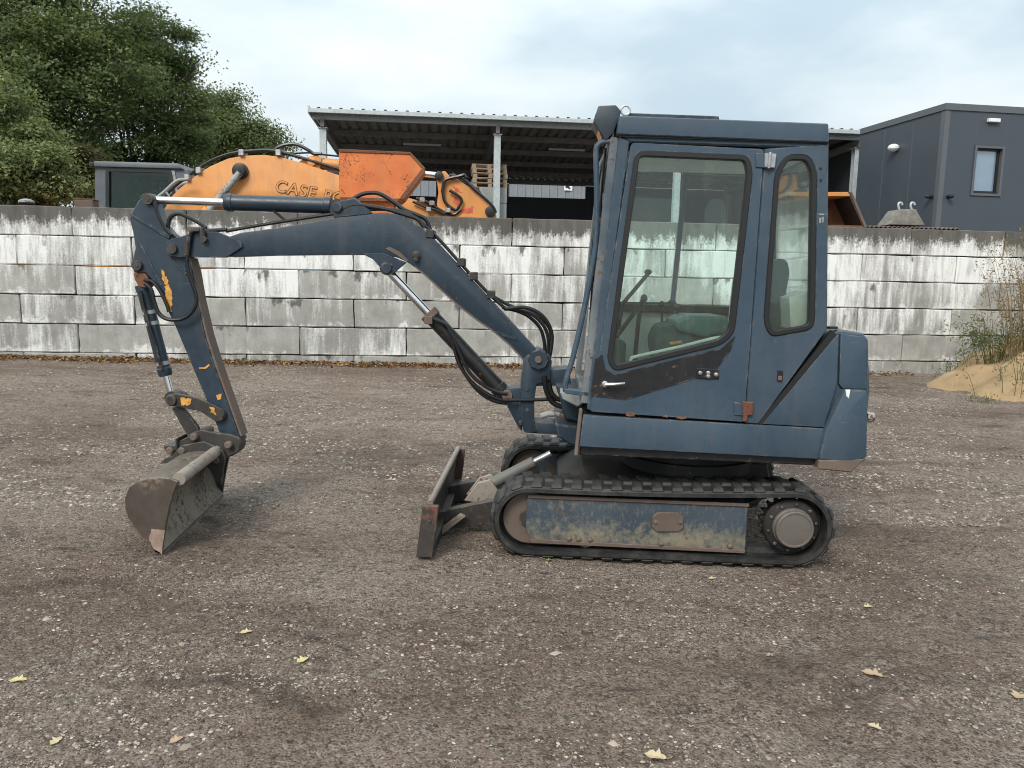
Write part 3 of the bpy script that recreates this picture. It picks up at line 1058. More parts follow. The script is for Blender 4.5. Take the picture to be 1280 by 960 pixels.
k.done('cutting_edge', STEEL, bl, bevel=0.004)
for wv, pp in ((0.36, [(546, 640), (614, 626), (660, 628), (660, 650), (616, 655), (548, 664)]),):
    for dw in (0.0, 0.60):
        k = MB()
        pts = [E(x, y, wv) + XN * dw for x, y in pp]
        k.prism(pts, XN * .06)
        k.done('blade_arm', STEEL, ex, bevel=0.005)
k = MB()
k.prism([E(x, y, .3) for x, y in [(546, 664), (575, 643), (582, 646), (548, 672)]], XN * .035)
k.done('blade_brace', WORN, bl, bevel=0.003)
k = MB()
for dw in (0, .14):
    k.prism([E(x, y, .62) + XN * dw for x, y in [(580, 626), (597, 604), (612, 600), (622, 612), (618, 632)]], XN * .03)
k.each('cylinder_bracket', WORN, bl, bevel=0.004)
k = MB()
p0, p1 = E(614, 605, .70), E(668, 577, .70)
k.cyl(p0, p1, .038, 18)
bc = k.done('blade_cylinder', RAMG, ex, bevel=0.005)
k = MB()
k.cyl(p1, p1 + (p1 - p0).normalized() * .12, .02, 14)
k.each('piston_rod', DULLMETAL, bc)

# ---- upper structure: skirt, floor, engine cover, counterweight
k = MB()
k.prism(EP([(729, 519), (1030, 536), (1026, 574), (724, 558)], -.01), XN * .05)
k.done('skirt_panel', BLUE, ex, bevel=0.006, seg=2)
k = MB()
k.prism(EP([(726, 556), (1026, 572), (1020, 582), (724, 569)], .03), XN * 1.25)
k.prism(EP([(733, 522), (1028, 538), (1026, 570), (728, 556)], .05), XN * 1.2)
k.each('floor_frame', BLACK, ex, bevel=0.006)
k = MB()
k.prism(EP([(724.5, 512), (728.5, 512), (722, 570), (718, 570)], -.005), XN * .06)
k.done('front_post', BROWN, ex, bevel=0.004)
k = MB()
k.prism(EP([(1040, 415), (1050, 412), (1079, 416), (1086, 424), (1088, 487), (1080, 566), (1030, 566), (960, 532)], .03), XN * 1.33)
eng = k.done('engine_cover', BLUE, ex, bevel=0.02, seg=3)
k = MB()
k.prism(EP([(1044, 421), (1048, 419), (1046, 480), (1030, 534), (953, 530)], 0.0), XN * .032)
k.done('side_panel', BLUE, ex, bevel=0.004, seg=2)
k = MB()
k.prism(EP([(1051, 417), (1078, 421), (1083, 427), (1083, 486), (1054, 486), (1049, 480)], 0.005), XN * .03)
k.done('side_panel', BLUE, ex, bevel=0.004, seg=2)
k = MB()
k.rev(E(1040, 411, .05), ZZ, [(0, .03), (.012, .03), (.016, .02)], 12)
k.done('filler_cap', BLACK, ex)
k = MB()
k.prism(EP([(1056, 488), (1083, 488), (1085, 493), (1084, 572), (1064, 577), (1024, 574), (1032, 538)], -.035), XN * 1.45)
cw = k.done('counterweight', BLUE, ex, bevel=0.012, seg=2)
k = MB()
k.prism(EP([(1024, 575), (1084, 573), (1064, 591), (1023, 587)], -.033), XN * 1.44)
k.done('counterweight_foot', BROWN, cw, bevel=0.008)
k = MB()
k.prism(EP([(1057, 487), (1063, 487), (1061, 498), (1058, 495)], -.038), XN * .004)
k.done('paint_chip', CREAM, cw)
k = MB()
q = E(1087, 521, .02)
k.rev(q, XU, [(-.02, .03), (.0, .032), (.02, .026), (.028, .01)], 14)
k.done('tail_lamp', GREYP, cw)

# ---- cab
T0, B0 = (776, 172), (737, 502)
CABW = 0.98
k = MB()
near_out = [(956, 186), (1036, 180), (1034, 412), (948, 530), (931, 529), (937.5, 440)]
rw = roundpoly([(983, 193), (1012, 194), (1021, 214), (1018, 411), (963, 421), (955, 402), (969, 216)], [14, 14, 10, 12, 10, 10, 14])
k.plate(EP(near_out, 0.0), [EP(rw, 0.0)], XN * .035)
cab = k.done('cab_frame', BLUE, ex, bevel=0.005, seg=1)
k = MB()                                   # front corner post, header over the door, rear posts
k.prism(EP([(774, 170), (787, 176), (745, 490), (741, 514), (734, 512), (736, 490)], .004), XN * .05)
k.prism(EP([(774, 167), (1036, 177), (1036, 185), (787, 177)], .006), XN * .05)
k.prism(EP([(774, 167), (1036, 177), (1036, 183), (776, 174)], CABW - .05), XN * .05)
k.each('door_surround', BLUE, cab, bevel=0.005)
# far side of the cab with its two windows
fs = [e + XN * (CABW - .03) for e in EP([(776, 172), (1036, 181), (1034, 412), (948, 529), (737, 514)], 0)]
h1 = EP(roundpoly([(771, 214), (855, 215), (838, 378), (757, 377)], 6), CABW - .03)
h2 = EP(roundpoly([(861, 217), (966, 221), (964, 388), (844, 380)], 6), CABW - .03)
k = MB()
k.plate(fs, [h1, h2], XN * .03)
k.done('far_side_panel', BLUE, cab, bevel=0.003)
for h in (h1, h2):
    k = MB()
    k.prism([p + XN * .012 for p in h], XN * .006)
    k.done('far_window', GLASSC, cab)
k = MB()
k.prism(EP([(757, 389), (940, 394), (945, 470), (748, 465)], CABW - .06), XN * .02)
k.done('inner_panel', CREAM, cab, bevel=0.004)
k = MB()
k.prism(EP([(757, 379), (938, 384), (938, 393), (757, 388)], CABW - .12), XN * .09)
k.done('window_ledge', BLACK, cab, bevel=0.004)
# front: windscreen in a frame
tp, bt = E(774, 172, .03), E(736, 505, .03)
ax, ay = (tp - bt), XN * (CABW - .05)
fw = ax.cross(ay).normalized()
if fw.dot(XU) > 0:
    fw = -fw
def fr(a, b):
    return bt + ax * a + ay * b
k = MB()
k.plate([fr(0, 0), fr(0, 1), fr(1, 1), fr(1, 0)], [[fr(.04, .06), fr(.04, .94), fr(.43, .94), fr(.43, .06)], [fr(.47, .06), fr(.47, .94), fr(.97, .94), fr(.97, .06)]], fw * .045)
k.done('windscreen_frame', FADED, cab, bevel=0.005)
for lo, hi in ((.04, .43), (.47, .97)):
    k = MB()
    k.prism([fr(lo, .06) + fw * .02, fr(lo, .94) + fw * .02, fr(hi, .94) + fw * .02, fr(hi, .06) + fw * .02], fw * .006)
    k.done('windscreen', GLASS, cab)
k = MB()
k.tube([fr(.5, .3) + fw * .06, fr(.7, .35) + fw * .065, fr(.93, .42) + fw * .06], .008, 8)
k.done('wiper', BLACK, cab)
# rear wall
rt, rb = E(1035, 182, .03), E(1033, 411, .03)
def rr_(a, b):
    return rb + (rt - rb) * a + ay * b
k = MB()
k.plate([rr_(0, 0), rr_(0, 1), rr_(1, 1), rr_(1, 0)], [[rr_(.10, .05), rr_(.10, .97), rr_(.95, .97), rr_(.95, .05)]], -XU * .03)
k.done('rear_wall', BLUE, cab, bevel=0.003)
k = MB()
k.prism([rr_(.10, .05) - XU * .01, rr_(.10, .97) - XU * .01, rr_(.95, .97) - XU * .01, rr_(.95, .05) - XU * .01], -XU * .006)
k.done('rear_window', GLASSC, cab)
# roof
k = MB()
k.prism(EP([(774, 144), (1036, 154), (1037, 178), (771, 168)], -.02), XN * 1.04)
roof = k.done('cab_roof', BLUE, ex, bevel=0.012, seg=3)
k = MB()
k.prism(EP([(786, 141), (899, 145), (899, 150), (786, 146)], .15), XN * .6)
k.done('roof_hatch', BLUE_D, roof, bevel=0.004)
k = MB()
k.torus(E(782, 138, .12), XN, .024, .006)
k.done('lifting_eye', GALV, roof)
k = MB()
k.prism(EP([(748, 132), (770, 131), (777, 139), (767, 166), (757, 176), (742, 151)], .04), XN * .2)
wl = k.done('work_light', LAMPH, roof, bevel=0.008, seg=2)
k = MB()
k.prism(EP([(744.5, 142), (746, 140), (755.5, 170), (753.5, 172)], .055), XN * .17)
k.prism(EP([(743, 148), (744.5, 146.5), (753, 172), (752, 174)], .06), XN * .16)
k.each('light_lens', LENS, wl)
k = MB()                                  # gutter seal between roof and cab
k.prism(EP([(772, 166), (1036, 176.5), (1036, 179.5), (774, 170.5)], -.008), XN * 1.0)
k.done('roof_seal', SEAL, roof)
# glass and seals of the near rear window
def window(poly, parent, wv, gname, seal_w=7, depth=.035):
    q = MB()
    q.plate(EP(poly, wv - .008), [EP(grow(poly, -seal_w), wv - .008)], XN * (depth + .014))
    q.done('window_seal', SEAL, parent, bevel=0.004)
    q = MB()
    q.prism(EP(grow(poly, -seal_w + 1.5), wv + .012), XN * .006)
    return q.done(gname, GLASS, parent)
window(grow(rw, 0.5), cab, 0.0, 'side_window', 6.5)
# door
door_px = roundpoly([(789, 178), (955, 186.5), (937, 440), (930, 527.5), (737, 514.5), (742, 490)], [6, 5, 0, 4, 5, 0])
dw_px = roundpoly([(794, 188), (936, 194), (941, 214), (918, 416), (902, 431), (768, 464), (759, 450)], [14, 16, 14, 16, 12, 14, 10])
k = MB()
k.plate(EP(door_px, -.006), [EP(dw_px, -.006)], XN * .04)
door = k.done('door', BLUE, ex, bevel=0.005)
window(grow(dw_px, .5), door, -.006, 'door_window', 7)
k = MB()
k.prism(EP([(753, 443), (757, 462), (768, 468), (903, 435), (919, 420), (914, 437), (893, 466), (782, 500), (738, 495), (744, 448)], -.0095), XN * .003)
k.done('black_panel', BLACK, door)
k = MB()
q0, q1 = E(756, 480, -.01), E(781, 479, -.045)
k.rev(q0, -XN, [(-.01, .018), (.018, .018), (.024, .012)], 14)
k.tube([q0 - XN * .03, E(762, 480.5, -.045), E(772, 480, -.05), q1], .011, 8, r1=.007)
k.done('door_handle', DULLMETAL, door)
k = MB()
k.prism(EP(roundpoly([(871, 460), (899, 462), (899, 474), (871, 473)], 3), -.015), XN * .012)
lp = MB()
for x, y in ((875, 466), (885, 466), (885, 470), (895, 468)):
    lp.rev(E(x, y, -.016), -XN, [(-.005, .011), (.01, .011), (.012, .006)], 10)
lk = k.done('lock_plate', BLACK, door, bevel=0.002)
lp.each('lock_bolt', DULLMETAL, door)
k = MB()
k.prism(EP([(918, 503), (931, 504), (930, 520), (918, 519)], -.014), XN * .012)
k.done('hinge', BLUE, door, bevel=0.003)
k = MB()
k.prism(EP([(928, 502), (942, 503), (941, 519), (935, 519), (934, 527), (929, 527), (929, 519)], -.022), XN * .02)
k.done('hinge', RUST, door, bevel=0.003)
k = MB()
k.prism(EP([(945, 191), (957, 192), (957, 210), (945, 209)], -.014), XN * .012)
k.done('hinge', BLUE, door, bevel=0.003)
k = MB()
k.prism(EP([(956, 191), (971, 192), (969, 210), (956, 209)], -.024), XN * .022)
k.cyl(E(963, 190, -.026), E(961, 211, -.026), .009, 8)
k.done('hinge', DULLMETAL, door, bevel=0.003)
k = MB()
k.prism(EP([(972, 463), (979, 464), (978, 478), (971, 477)], -.003), XN * .004)
k.done('slot', SEAL, cab)
k = MB()
k.prism(EP([(973, 470), (977.5, 470), (977, 475), (973, 475)], -.006), XN * .004)
k.done('slot_catch', RUST, cab)
k = MB()
for x, y in ((1026, 210), (1026, 225)):
    k.rev(E(x, y, -.002), -XN, [(-.003, .007), (.003, .007)], 8)
k.each('screw', BLACK, cab)
k = MB()                                  # remains of a sticker on the rear post
for pl in ([(1024, 267), (1030, 267), (1030, 269), (1024, 269)], [(1024, 272), (1027, 272), (1026, 279), (1024, 279)], [(1028, 271), (1030, 271), (1029, 279), (1027.5, 278)]):
    k.prism(EP(pl, -.002), XN * .003)
k.each('sticker_remains', GREYP, cab)
k = MB()                                  # dark strip standing in for the shaded gap at the slanting seam
k.prism(EP([(1040, 413), (1046, 418), (953, 531), (947, 529)], .002), XN * .03)
k.done('seam_gap_strip', SEAL, cab)
# door sill rust
for pl in ([(782, 515.5), (794, 516.2), (793, 520.5), (782, 520)], [(846, 520), (858, 521), (857, 524), (846, 523)], [(828, 519), (834, 519.4), (834, 522), (828, 521.6)]):
    k = MB()
    k.prism(EP(jag(pl, .7, 1.5), -.0085), XN * .003)
    k.each('rust_patch', RUST, door)
# handrail in front of the cab, bracket
k = MB()
k.tube([E(x, y, .06) for x, y in [(771, 178), (757, 177), (748, 181), (745, 192), (746, 240), (745, 300), (739, 340), (727, 400), (716, 447), (707, 478), (707, 490)]], .0155, 10)
k.each('handrail', BLUE, ex)
k = MB()
k.prism(EP([(706, 486), (736, 490), (736, 496), (706, 492)], .03), XN * .06)
k.done('handrail_bracket', BLUE, ex, bevel=0.004)
k = MB()
k.tube([E(x, y, .10) for x, y in [(750, 272), (746, 300), (743, 330), (742, 345)]], .008, 8)
k.done('pipe', YELLOWW, ex)
k = MB()
k.tube([E(x, y, .12) for x, y in [(757, 185), (752, 240), (749, 300), (741, 350), (738, 400), (735, 450)]], .007, 8)
k.done('cable', HOSE, ex)

# cab interior
k = MB()
k.prism(EP([(790, 181), (1024, 188), (1024, 192), (790, 186)], .08), XN * .84)
k.done('bounce_liner', CREAM, cab, bevel=0.004)  # pale liner added under the roof to bounce light into the cab
k = MB()
k.prism(EP([(742, 505), (1030, 523), (1030, 530), (742, 512)], .06), XN * .86)
k.done('cab_floor', BLACK, cab)
k = MB()
k.prism(EP([(948, 420), (1030, 415), (1030, 525), (940, 520)], .1), XN * .8)
k.done('engine_box', DIRTY_BLACK, cab, bevel=0.01)
k = MB()
k.prism(EP(roundpoly([(843, 402), (860, 394), (908, 395), (914, 402), (912, 416), (880, 422), (846, 414)], 6), .32), XN * .40)
seat = k.done('seat', TEAL, cab, bevel=0.03, seg=4)
k = MB()
k.prism(EP(roundpoly([(826, 408), (850, 404), (920, 420), (925, 470), (822, 460), (818, 425)], 6), .36), XN * .34)
k.done('seat_base', TEALD, seat, bevel=0.02, seg=3)
k = MB()
k.prism(EP(roundpoly([(966, 330), (976, 322), (985, 326), (988, 340), (974, 420), (950, 420), (954, 380)], 5), .28), XN * .46)
k.done('backrest', TEALD, seat, bevel=0.03, seg=4)
k = MB()
k.prism(EP([(987, 372), (1012, 364), (1012, 410), (989, 412)], .10), XN * .25)
k.done('air_box', BOX, cab, bevel=0.006)
k = MB()
k.tube([E(x, y, .62) for x, y in [(770, 422), (778, 411), (803, 377)]], .014, 10)
k.ball(E(805, 373, .62), .022, 1, 1, 1.2)
k.tube([E(x, y, .62) for x, y in [(770, 419), (772, 440), (775, 480)]], .016, 8)
k.done('lever', BLACK, cab)
k = MB()
k.tube([E(x, y, .72) for x, y in [(778, 380), (795, 360), (811, 341)]], .013, 10)
k.ball(E(810, 340, .72), .02, 1.2, 1, .9)
k.tube([E(x, y, .72) for x, y in [(778, 380), (772, 420), (770, 470)]], .013, 8)
k.done('lever', BLACK, cab)
k = MB()
k.tube([E(x, y, .55) for x, y in [(804, 372), (799, 395), (794, 445), (793, 480)]], .014, 8)
k.done('gaiter_hose', HOSE, cab)
for x, y in ((827, 380), (846, 385)):
    k = MB()
    k.tube([E(x + 1, y + 44, .66), E(x, y + 4, .66)], .008, 8, 0)
    k.ball(E(x, y, .66), .019)
    k.done('lever', BLACK, cab)
k = MB()
k.tube([E(x, y, .25) for x, y in [(837, 430), (852, 428)]], .012, 8)
k.done('lever_grip', YELLOWW, cab)
k = MB()
k.tube([E(x, y, .045) for x, y in [(789, 456), (789, 449), (796, 445.5), (850, 433.5), (894, 422.5), (903, 423.5), (907, 430)]], .010, 8)
k.done('grab_rail', MINT, door)
k = MB()
k.tube([E(x, y, .07) for x, y in [(921, 346), (918, 352), (913, 400), (914, 416), (918, 420)]], .012, 8)
k.done('grab_rail', MINT, door)
k = MB()
k.prism(EP([(760, 440), (772, 424), (783, 428), (781, 470), (764, 462)], .4), XN * .15)
k.done('pedal_box', TEALD, cab, bevel=0.01)

# ---- swing post in front
k = MB()
k.prism(BP([(655, 448), (660, 443), (687, 443), (690, 452), (688, 475), (671, 480), (668, 500), (668, 528), (672, 540), (655, 541), (650, 520), (651, 480)], -.11), YY * .22)
k.prism(BP([(668, 465), (712, 460), (714, 482), (668, 483)], -.09), YY * .18)
k.prism(BP([(666, 527), (714, 530), (712, 545), (655, 541)], -.09), YY * .18)
k.prism(BP([(632, 486), (653, 484), (653, 540), (648, 535), (634, 508), (630, 495)], -.07), YY * .14)
sp = k.done('swing_post', BLUE_D, ex, bevel=0.01, seg=2)
k = MB()
k.prism(EP([(694, 481), (724, 486), (730, 500), (726, 528), (706, 524), (700, 500)], .45), XN * .5)
k.prism(EP([(694, 529), (735, 536), (735, 560), (712, 556), (696, 545)], .35), XN * .7)
k.prism(EP([(712, 500), (740, 503), (736, 540), (714, 536)], .5), XN * .4)
k.each('front_bracket', BLUE_D, ex, bevel=0.01)
k = MB()
k.prism(EP([(700, 490), (735, 494), (737, 500), (722, 509), (703, 499)], .22), XN * .2)
k.done('step_plate', GREYP, ex, bevel=0.006)
k = MB()
k.rev(B(673, 450, -.14), YY, [(0, .035), (0, .060), (.02, .066), (.26, .066), (.28, .060), (.28, .035)], 8)
pv = k.done('boom_foot_pin', BLUE_D, sp)
k = MB()
k.rev(B(673, 450, -.155), YY, [(0, .012), (.0, .020), (.02, .024), (.29, .024), (.31, .02)], 16)
k.done('pin', BROWN, pv)
k = MB()
k.rev(B(634, 495, -.09), YY, [(0, .02), (0, .032), (.02, .036), (.16, .036), (.18, .032)], 18)
k.done('cylinder_pin', BROWN, sp)
k = MB()
for x, y in ((659, 487), (659, 513), (651, 529)):
    k.rev(B(x, y, -.115), YY, [(0, .01), (.01, .016), (.03, .016)], 8)
k.each('bolt', STEEL, sp)

# ---- boom
boom_px = [(283, 297), (300, 291), (340, 285.5), (380, 279), (425, 270.5), (455, 266.5), (484, 265.5), (498, 268), (510, 274), (522, 282), (537, 294), (560, 318), (586, 346), (612, 374), (636, 399), (668, 434), (683, 448), (680, 462), (668, 466), (655, 452), (638, 434), (619, 417), (596, 401), (570, 381), (545, 358), (530, 344), (518, 334), (508, 327), (494, 321), (470, 318.5), (438, 318), (340, 319), (283, 321)]
k = MB()
k.prism(BP(boom_px, -.07), YY * .14)
boom = k.done('boom', BLUE_D, ex, bevel=0.007, seg=2, angle=25)
ear = [(207, 303), (214, 299), (247, 289.5), (271, 289.5), (301, 302), (303, 309), (283, 322), (222, 321.5), (210, 320), (205.5, 313)]
for off in (-.085, .06):
    k = MB()
    k.prism(BP(ear, off), YY * .025)
    k.done('boom_tip_plate', BLUE_D, boom, bevel=0.004)
k = MB()
k.rev(B(214, 311, -.105), YY, [(0, .02), (0, .03), (.012, .034), (.20, .034), (.21, .03)], 16)
k.each('pivot_pin', STEEL, boom)
k = MB()
for off in (-.075, .05):
    k.prism(BP([(452, 317), (478, 316), (508, 328), (496, 338), (490, 343), (481, 342), (474, 333), (466, 324)], off), YY * .025)
k.rev(B(483, 335, -.095), YY, [(0, .02), (0, .032), (.015, .036), (.175, .036), (.19, .03)], 14)
k.done('cylinder_lug', BLUE_D, boom, bevel=0.003)
k = MB()
k.prism(BP([(462, 318.6), (470, 318.6), (473, 323), (466, 323)], -.0735), YY * .004)
k.done('yellow_patch', YELLOWW, boom)
k = MB()
k.rev(B(520.5, 319, -.072), -YY, [(-.01, .028), (.01, .028), (.012, .02), (.025, .018), (.027, .01)], 14)
k.rev(B(520.5, 324.5, -.072), -YY, [(-.01, .016), (.02, .016), (.022, .01)], 10)
k.done('boss', STEEL, boom)
k = MB()                                 # bracket of the arm cylinder, on the top of the boom
for off in (-.075, .045):
    k.prism(BP([(417, 272), (416, 259), (422, 252), (444, 247), (456, 258), (466, 267), (440, 270)], off), YY * .03)
k.rev(B(421, 259, -.095), YY, [(0, .02), (0, .03), (.19, .03), (.19, .02)], 14)
k.each('cylinder_bracket', BLUE_D, boom, bevel=0.004)
k = MB()                                 # worn lower edge of the boom
k.prism(BP([(655, 452), (638, 434), (619, 417), (596, 401), (570, 381), (545, 358), (530, 344), (518, 334), (519, 332.5), (531.5, 342.5), (546, 356), (571, 379), (597, 399), (620, 415), (639, 432), (656, 450)], -.0725), YY * .004)
k.done('worn_edge', BROWN, boom)
k = MB()
k.prism(BP([(481, 310), (488, 309), (500, 315), (511, 326), (507, 326), (497, 319)], -.0725), YY * .004)
k.each('rust_patch', BROWN, boom)
k = MB()                                 # weld seam of the doubling plate near the foot
k.prism(BP([(633, 398), (636, 401), (646, 424), (643, 425), (630, 421), (620, 415), (622, 413.5), (632, 418), (641, 421)], -.076), YY * .008)
k.done('doubling_plate', BLUE_D, boom, bevel=0.001)

def cylinder(name, p0, p1, r, rod0, rod1, rr, parent, mat=BLUE_D, glands=True):
    q = MB()
    d = (p1 - p0); L = d.length
    q.rev(p0, d, [(0, r * .8), (0.004, r * 1.0), (.02, r * 1.12), (.05, r * 1.12), (.055, r), (L - .045, r), (L - .04, r * 1.1), (L - .004, r * 1.1), (L, r * .8)], 24)
    cyl = q.done(name, mat, parent)
    q = MB()
    q.cyl(rod0, rod1, rr, 18)
    q.each('piston_rod', CHROME, cyl)
    return cyl
# arm cylinder
ac = cylinder('arm_cylinder', B(281, 253, 0), B(415, 257.3, 0), .050, B(188, 250, 0), B(285, 253.3, 0), .024, ex)
k = MB()
k.rev(B(421, 259, -.045), YY, [(0, .02), (0, .05), (.09, .05), (.09, .02)], 18)
k.cyl(B(412, 257.3), B(421, 259), .035, 12)
k.done('cylinder_eye', STEEL, ac)
k = MB()
k.rev(B(184, 250, -.04), YY, [(0, .02), (0, .045), (.08, .045), (.08, .02)], 18)
k.done('rod_eye', STEEL, ac)
# boom cylinder
bcy = cylinder('boom_cylinder', B(535, 391, 0), B(627, 489, 0), .050, B(485, 338, 0), B(537, 393, 0), .026, ex, BLACK)
k = MB()
k.rev(B(634, 495, -.05), YY, [(0, .02), (0, .055), (.10, .055), (.10, .02)], 18)
k.cyl(B(622, 484), B(634, 495), .045, 14)
k.done('cylinder_eye', BLACK, bcy)
k = MB()
k.rev(B(483, 335.5, -.045), YY, [(0, .02), (0, .042), (.09, .042), (.09, .02)], 16)
k.done('rod_eye', STEEL, bcy)
k = MB()
p0, p1 = B(535, 391), B(541, 397.5)
k.cyl(p0, p1, .060, 20)
k.cbox(B(536, 400, -.05), .05, .05, .05)
k.done('gland', BROWN, bcy, bevel=0.003)

# ---- arm
arm_px = [(184, 242), (191, 245.5), (195, 256), (203, 279), (213, 291), (222, 298), (236, 322), (241, 340), (247, 375), (257, 420), (268, 455), (300, 545), (299, 553), (290, 565), (281, 566), (277, 556), (274, 540), (255, 493), (220, 410), (199, 366), (190, 350), (182, 341), (167, 340), (164.5, 330), (169, 310), (166, 290), (161.5, 273), (172, 252)]
k = MB()
k.prism(BP(arm_px, -.05), YY * .10)
arm = k.done('arm', BLUE_D, ex, bevel=0.005, seg=1, angle=25)
k = MB()
k.prism(BP([(236, 324), (241, 340), (247, 375), (257, 420), (268, 455), (300, 545), (302.5, 545), (270.5, 454), (259.5, 419), (249, 374), (243, 339), (238, 322)], -.056), YY * .112)
k.done('wear_strip', BROWN, arm, bevel=0.002)
k = MB()                                # stiffening ribs on the arm's side
k.prism(BP([(161, 269), (163, 267), (213, 295), (211, 299)], -.060), YY * .012)
k.prism(BP([(172, 302), (175, 302), (203, 357), (200, 357)], -.056), YY * .008)
k.prism(BP([(210, 322), (213, 321), (234, 342), (231, 344)], -.056), YY * .008)
k.each('rib', BLUE_D, arm, bevel=0.002)
k = MB()
for pl in ([(201, 335), (205, 340), (211, 352), (209, 357), (203, 350)], [(206, 358), (211, 356), (214.5, 366), (215, 380), (212, 388), (208, 378), (207, 368)]):
    k.prism(BP(jag(pl, 1.0), -.0525), YY * .004)
k.each('yellow_scrape', YELLOWW, arm)
k = MB()
k.prism(BP(roundpoly([(208, 378), (213, 382), (215, 390), (211, 390)], 1), -.0522), YY * .003)
k.prism(BP([(248, 459.5), (256, 459), (261, 455), (262, 457), (257, 461), (249, 461)], -.0522), YY * .003)
k.prism(BP([(270, 494), (277, 492), (276, 499), (272, 500)], -.0522), YY * .003)
k.each('rust_patch', YELLOWW, arm)
for (x, y, r_) in ((184, 249, .03), (170, 332, .03), (273.5, 519, .04), (284, 557, .045)):
    k = MB()
    k.rev(B(x, y, -.075), YY, [(0, r_ * .6), (.0, r_), (.01, r_ * 1.1), (.14, r_ * 1.1), (.15, r_)], 18)
    k.rev(B(x, y, -.078), YY, [(0, r_ * .45), (.01, r_ * .45)], 12)
    k.each('pivot_pin', STEEL, arm)
k = MB()
k.rev(B(284, 557, -.07), YY, [(0, .05), (0, .075), (.14, .075), (.14, .05)], 24)
k.done('arm_boss', STEEL, arm, bevel=0.006)
# bucket cylinder along the back of the arm
bk = cylinder('bucket_cylinder', B(207.5, 470, 0), B(177.5, 356, 0), .040, B(213.5, 492, 0), B(207, 468, 0), .021, ex, BLUE_D)
k = MB()
k.prism(BP([(166, 340), (181, 341), (187, 352), (182, 360), (174, 360), (168, 350)], -.05), YY * .1)
k.done('cylinder_eye', RUST, bk, bevel=0.008)
k = MB()
for t in (.30, .42, .86):
    q = B(177.5, 356).lerp(B(207.5, 470), t)
    d = (B(207.5, 470) - B(177.5, 356)).normalized()
    k.rev(q, d, [(-.012, .040), (-.012, .043), (.012, .043), (.012, .040)], 20)
k.each('clamp_band', GREYP, bk)
k = MB()
k.tube([B(x, y, -.055) for x, y in [(176, 365), (180, 385), (186, 405), (196, 437), (202, 462)]], .011, 8)
k.done('pipe', BLACK, bk)
k = MB()
k.rev(B(214, 498, -.05), YY, [(0, .02), (0, .045), (.10, .045), (.10, .02)], 18)
k.done('rod_eye', STEEL, bk)
# links
for off in (-.085, .06):
    k = MB()
    k.prism(BP(roundpoly([(206, 498), (210, 493), (222, 492), (252, 499), (276, 511), (281, 518), (277, 526), (270, 528), (250, 514), (222, 509), (209, 507)], 3, 2), off), YY * .025)
    k.done('tipping_link', STEEL, ex, bevel=0.004)
k = MB()
k.prism(BP(jag([(225, 497), (240, 499), (238, 506), (226, 507)], 1.2, 2), -.0875), YY * .003)
k.prism(BP(jag([(262, 509), (267, 509), (270, 519), (264, 515)], .9, 2), -.0875), YY * .003)
k.each('yellow_scrape', YELLOWW, ex)
for off in (-.055, .03):
    k = MB()
    k.prism(BP([(214, 510), (228, 509), (248, 535), (246, 552), (238, 552)], off), YY * .03)
    k.done('bucket_link', STEEL, ex, bevel=0.004)
k = MB()
k.rev(B(213, 501, -.10), YY, [(0, .02), (0, .030), (.01, .036), (.19, .036), (.20, .030)], 18)
k.rev(B(241, 547, -.12), YY, [(0, .02), (0, .026), (.01, .03), (.23, .03), (.24, .026)], 18)
k.each('link_pin', STEEL, ex)

# ---- quick hitch and wide ditching bucket
k = MB()
for off in (-.11, .08):
    k.prism(BP(roundpoly([(221, 553), (234, 546), (250, 537), (262, 540), (286, 543), (298, 547), (301, 556), (296, 566), (283, 573), (262, 562), (240, 562), (224, 566)], 3, 2), off), YY * .03)
k.prism(BP([(228, 556), (270, 552), (275, 565), (228, 566)], -.08), YY * .16)
hit = k.done('quick_hitch', STEEL, ex, bevel=0.005)
k = MB()
k.prism(BP([(204, 557), (219, 557), (219, 548), (221, 548), (222, 562), (210, 568), (206, 564)], -.13), YY * .26)
k.done('hitch_hook', STEEL, hit, bevel=0.004)
k = MB()
for x, y in ((241, 547), (284, 557), (211, 564), (226, 564), (269, 576)):
    k.rev(B(x, y, -.15), YY, [(0, .010), (0, .018), (.008, .024), (.29, .024), (.30, .018)], 14)
k.each('hitch_pin', BROWN, hit)

BKY = ground(203, 693).y + .0
bk_axis = Vector((-.10, 1.18, 0))
BKL = bk_axis.length
bd = bk_axis.normalized()
prof = [(222, 602), (212, 599), (199, 598), (184, 599.5), (172, 603), (162, 610), (157, 622), (157, 634), (161, 646), (168, 658), (177, 669), (187, 680), (202, 693)]
def KP(pts, d=0.0):
    return [G(x, y, BKY) + bd * d for x, y in pts]
inner = [(203, 689), (193, 676), (187.5, 661), (187, 644), (192, 628), (202, 613), (219.5, 605)]
k = MB()
k.prism(KP(prof + inner, .01), bd * (BKL - .02))
bkt = k.done('bucket', BUCKET, ex, bevel=0.003)
liner = [(203.3, 689), (193.4, 676), (187.9, 661), (187.4, 644), (192.3, 628), (202.2, 613.4), (219.5, 605.4)]
k = MB()
k.prism(KP(liner + [(x + .35, y + .1) for x, y in reversed(liner)], .012), bd * (BKL - .024))
k.done('caked_dirt', CAKED, bkt)
side = [(222.5, 602), (212, 598), (199, 597), (183, 598.5), (171, 602), (161, 609.5), (156, 622), (156, 634.5), (160, 647), (167, 659), (176, 670.5), (186, 681.5), (201.5, 694.5), (203.5, 680), (206.5, 660), (212, 632), (219, 609)]
for d_ in (0.0, BKL - .025):
    k = MB()
    k.prism(KP(side, d_), bd * .025)
    sdp = k.done('side_plate', BUCKET, bkt, bevel=0.003)
k = MB()
q = G(222, 600, BKY)
k.cyl(q + bd * .02, q + bd * (BKL - .02), .036, 20)
k.done('torque_tube', WORN, bkt)
k = MB()
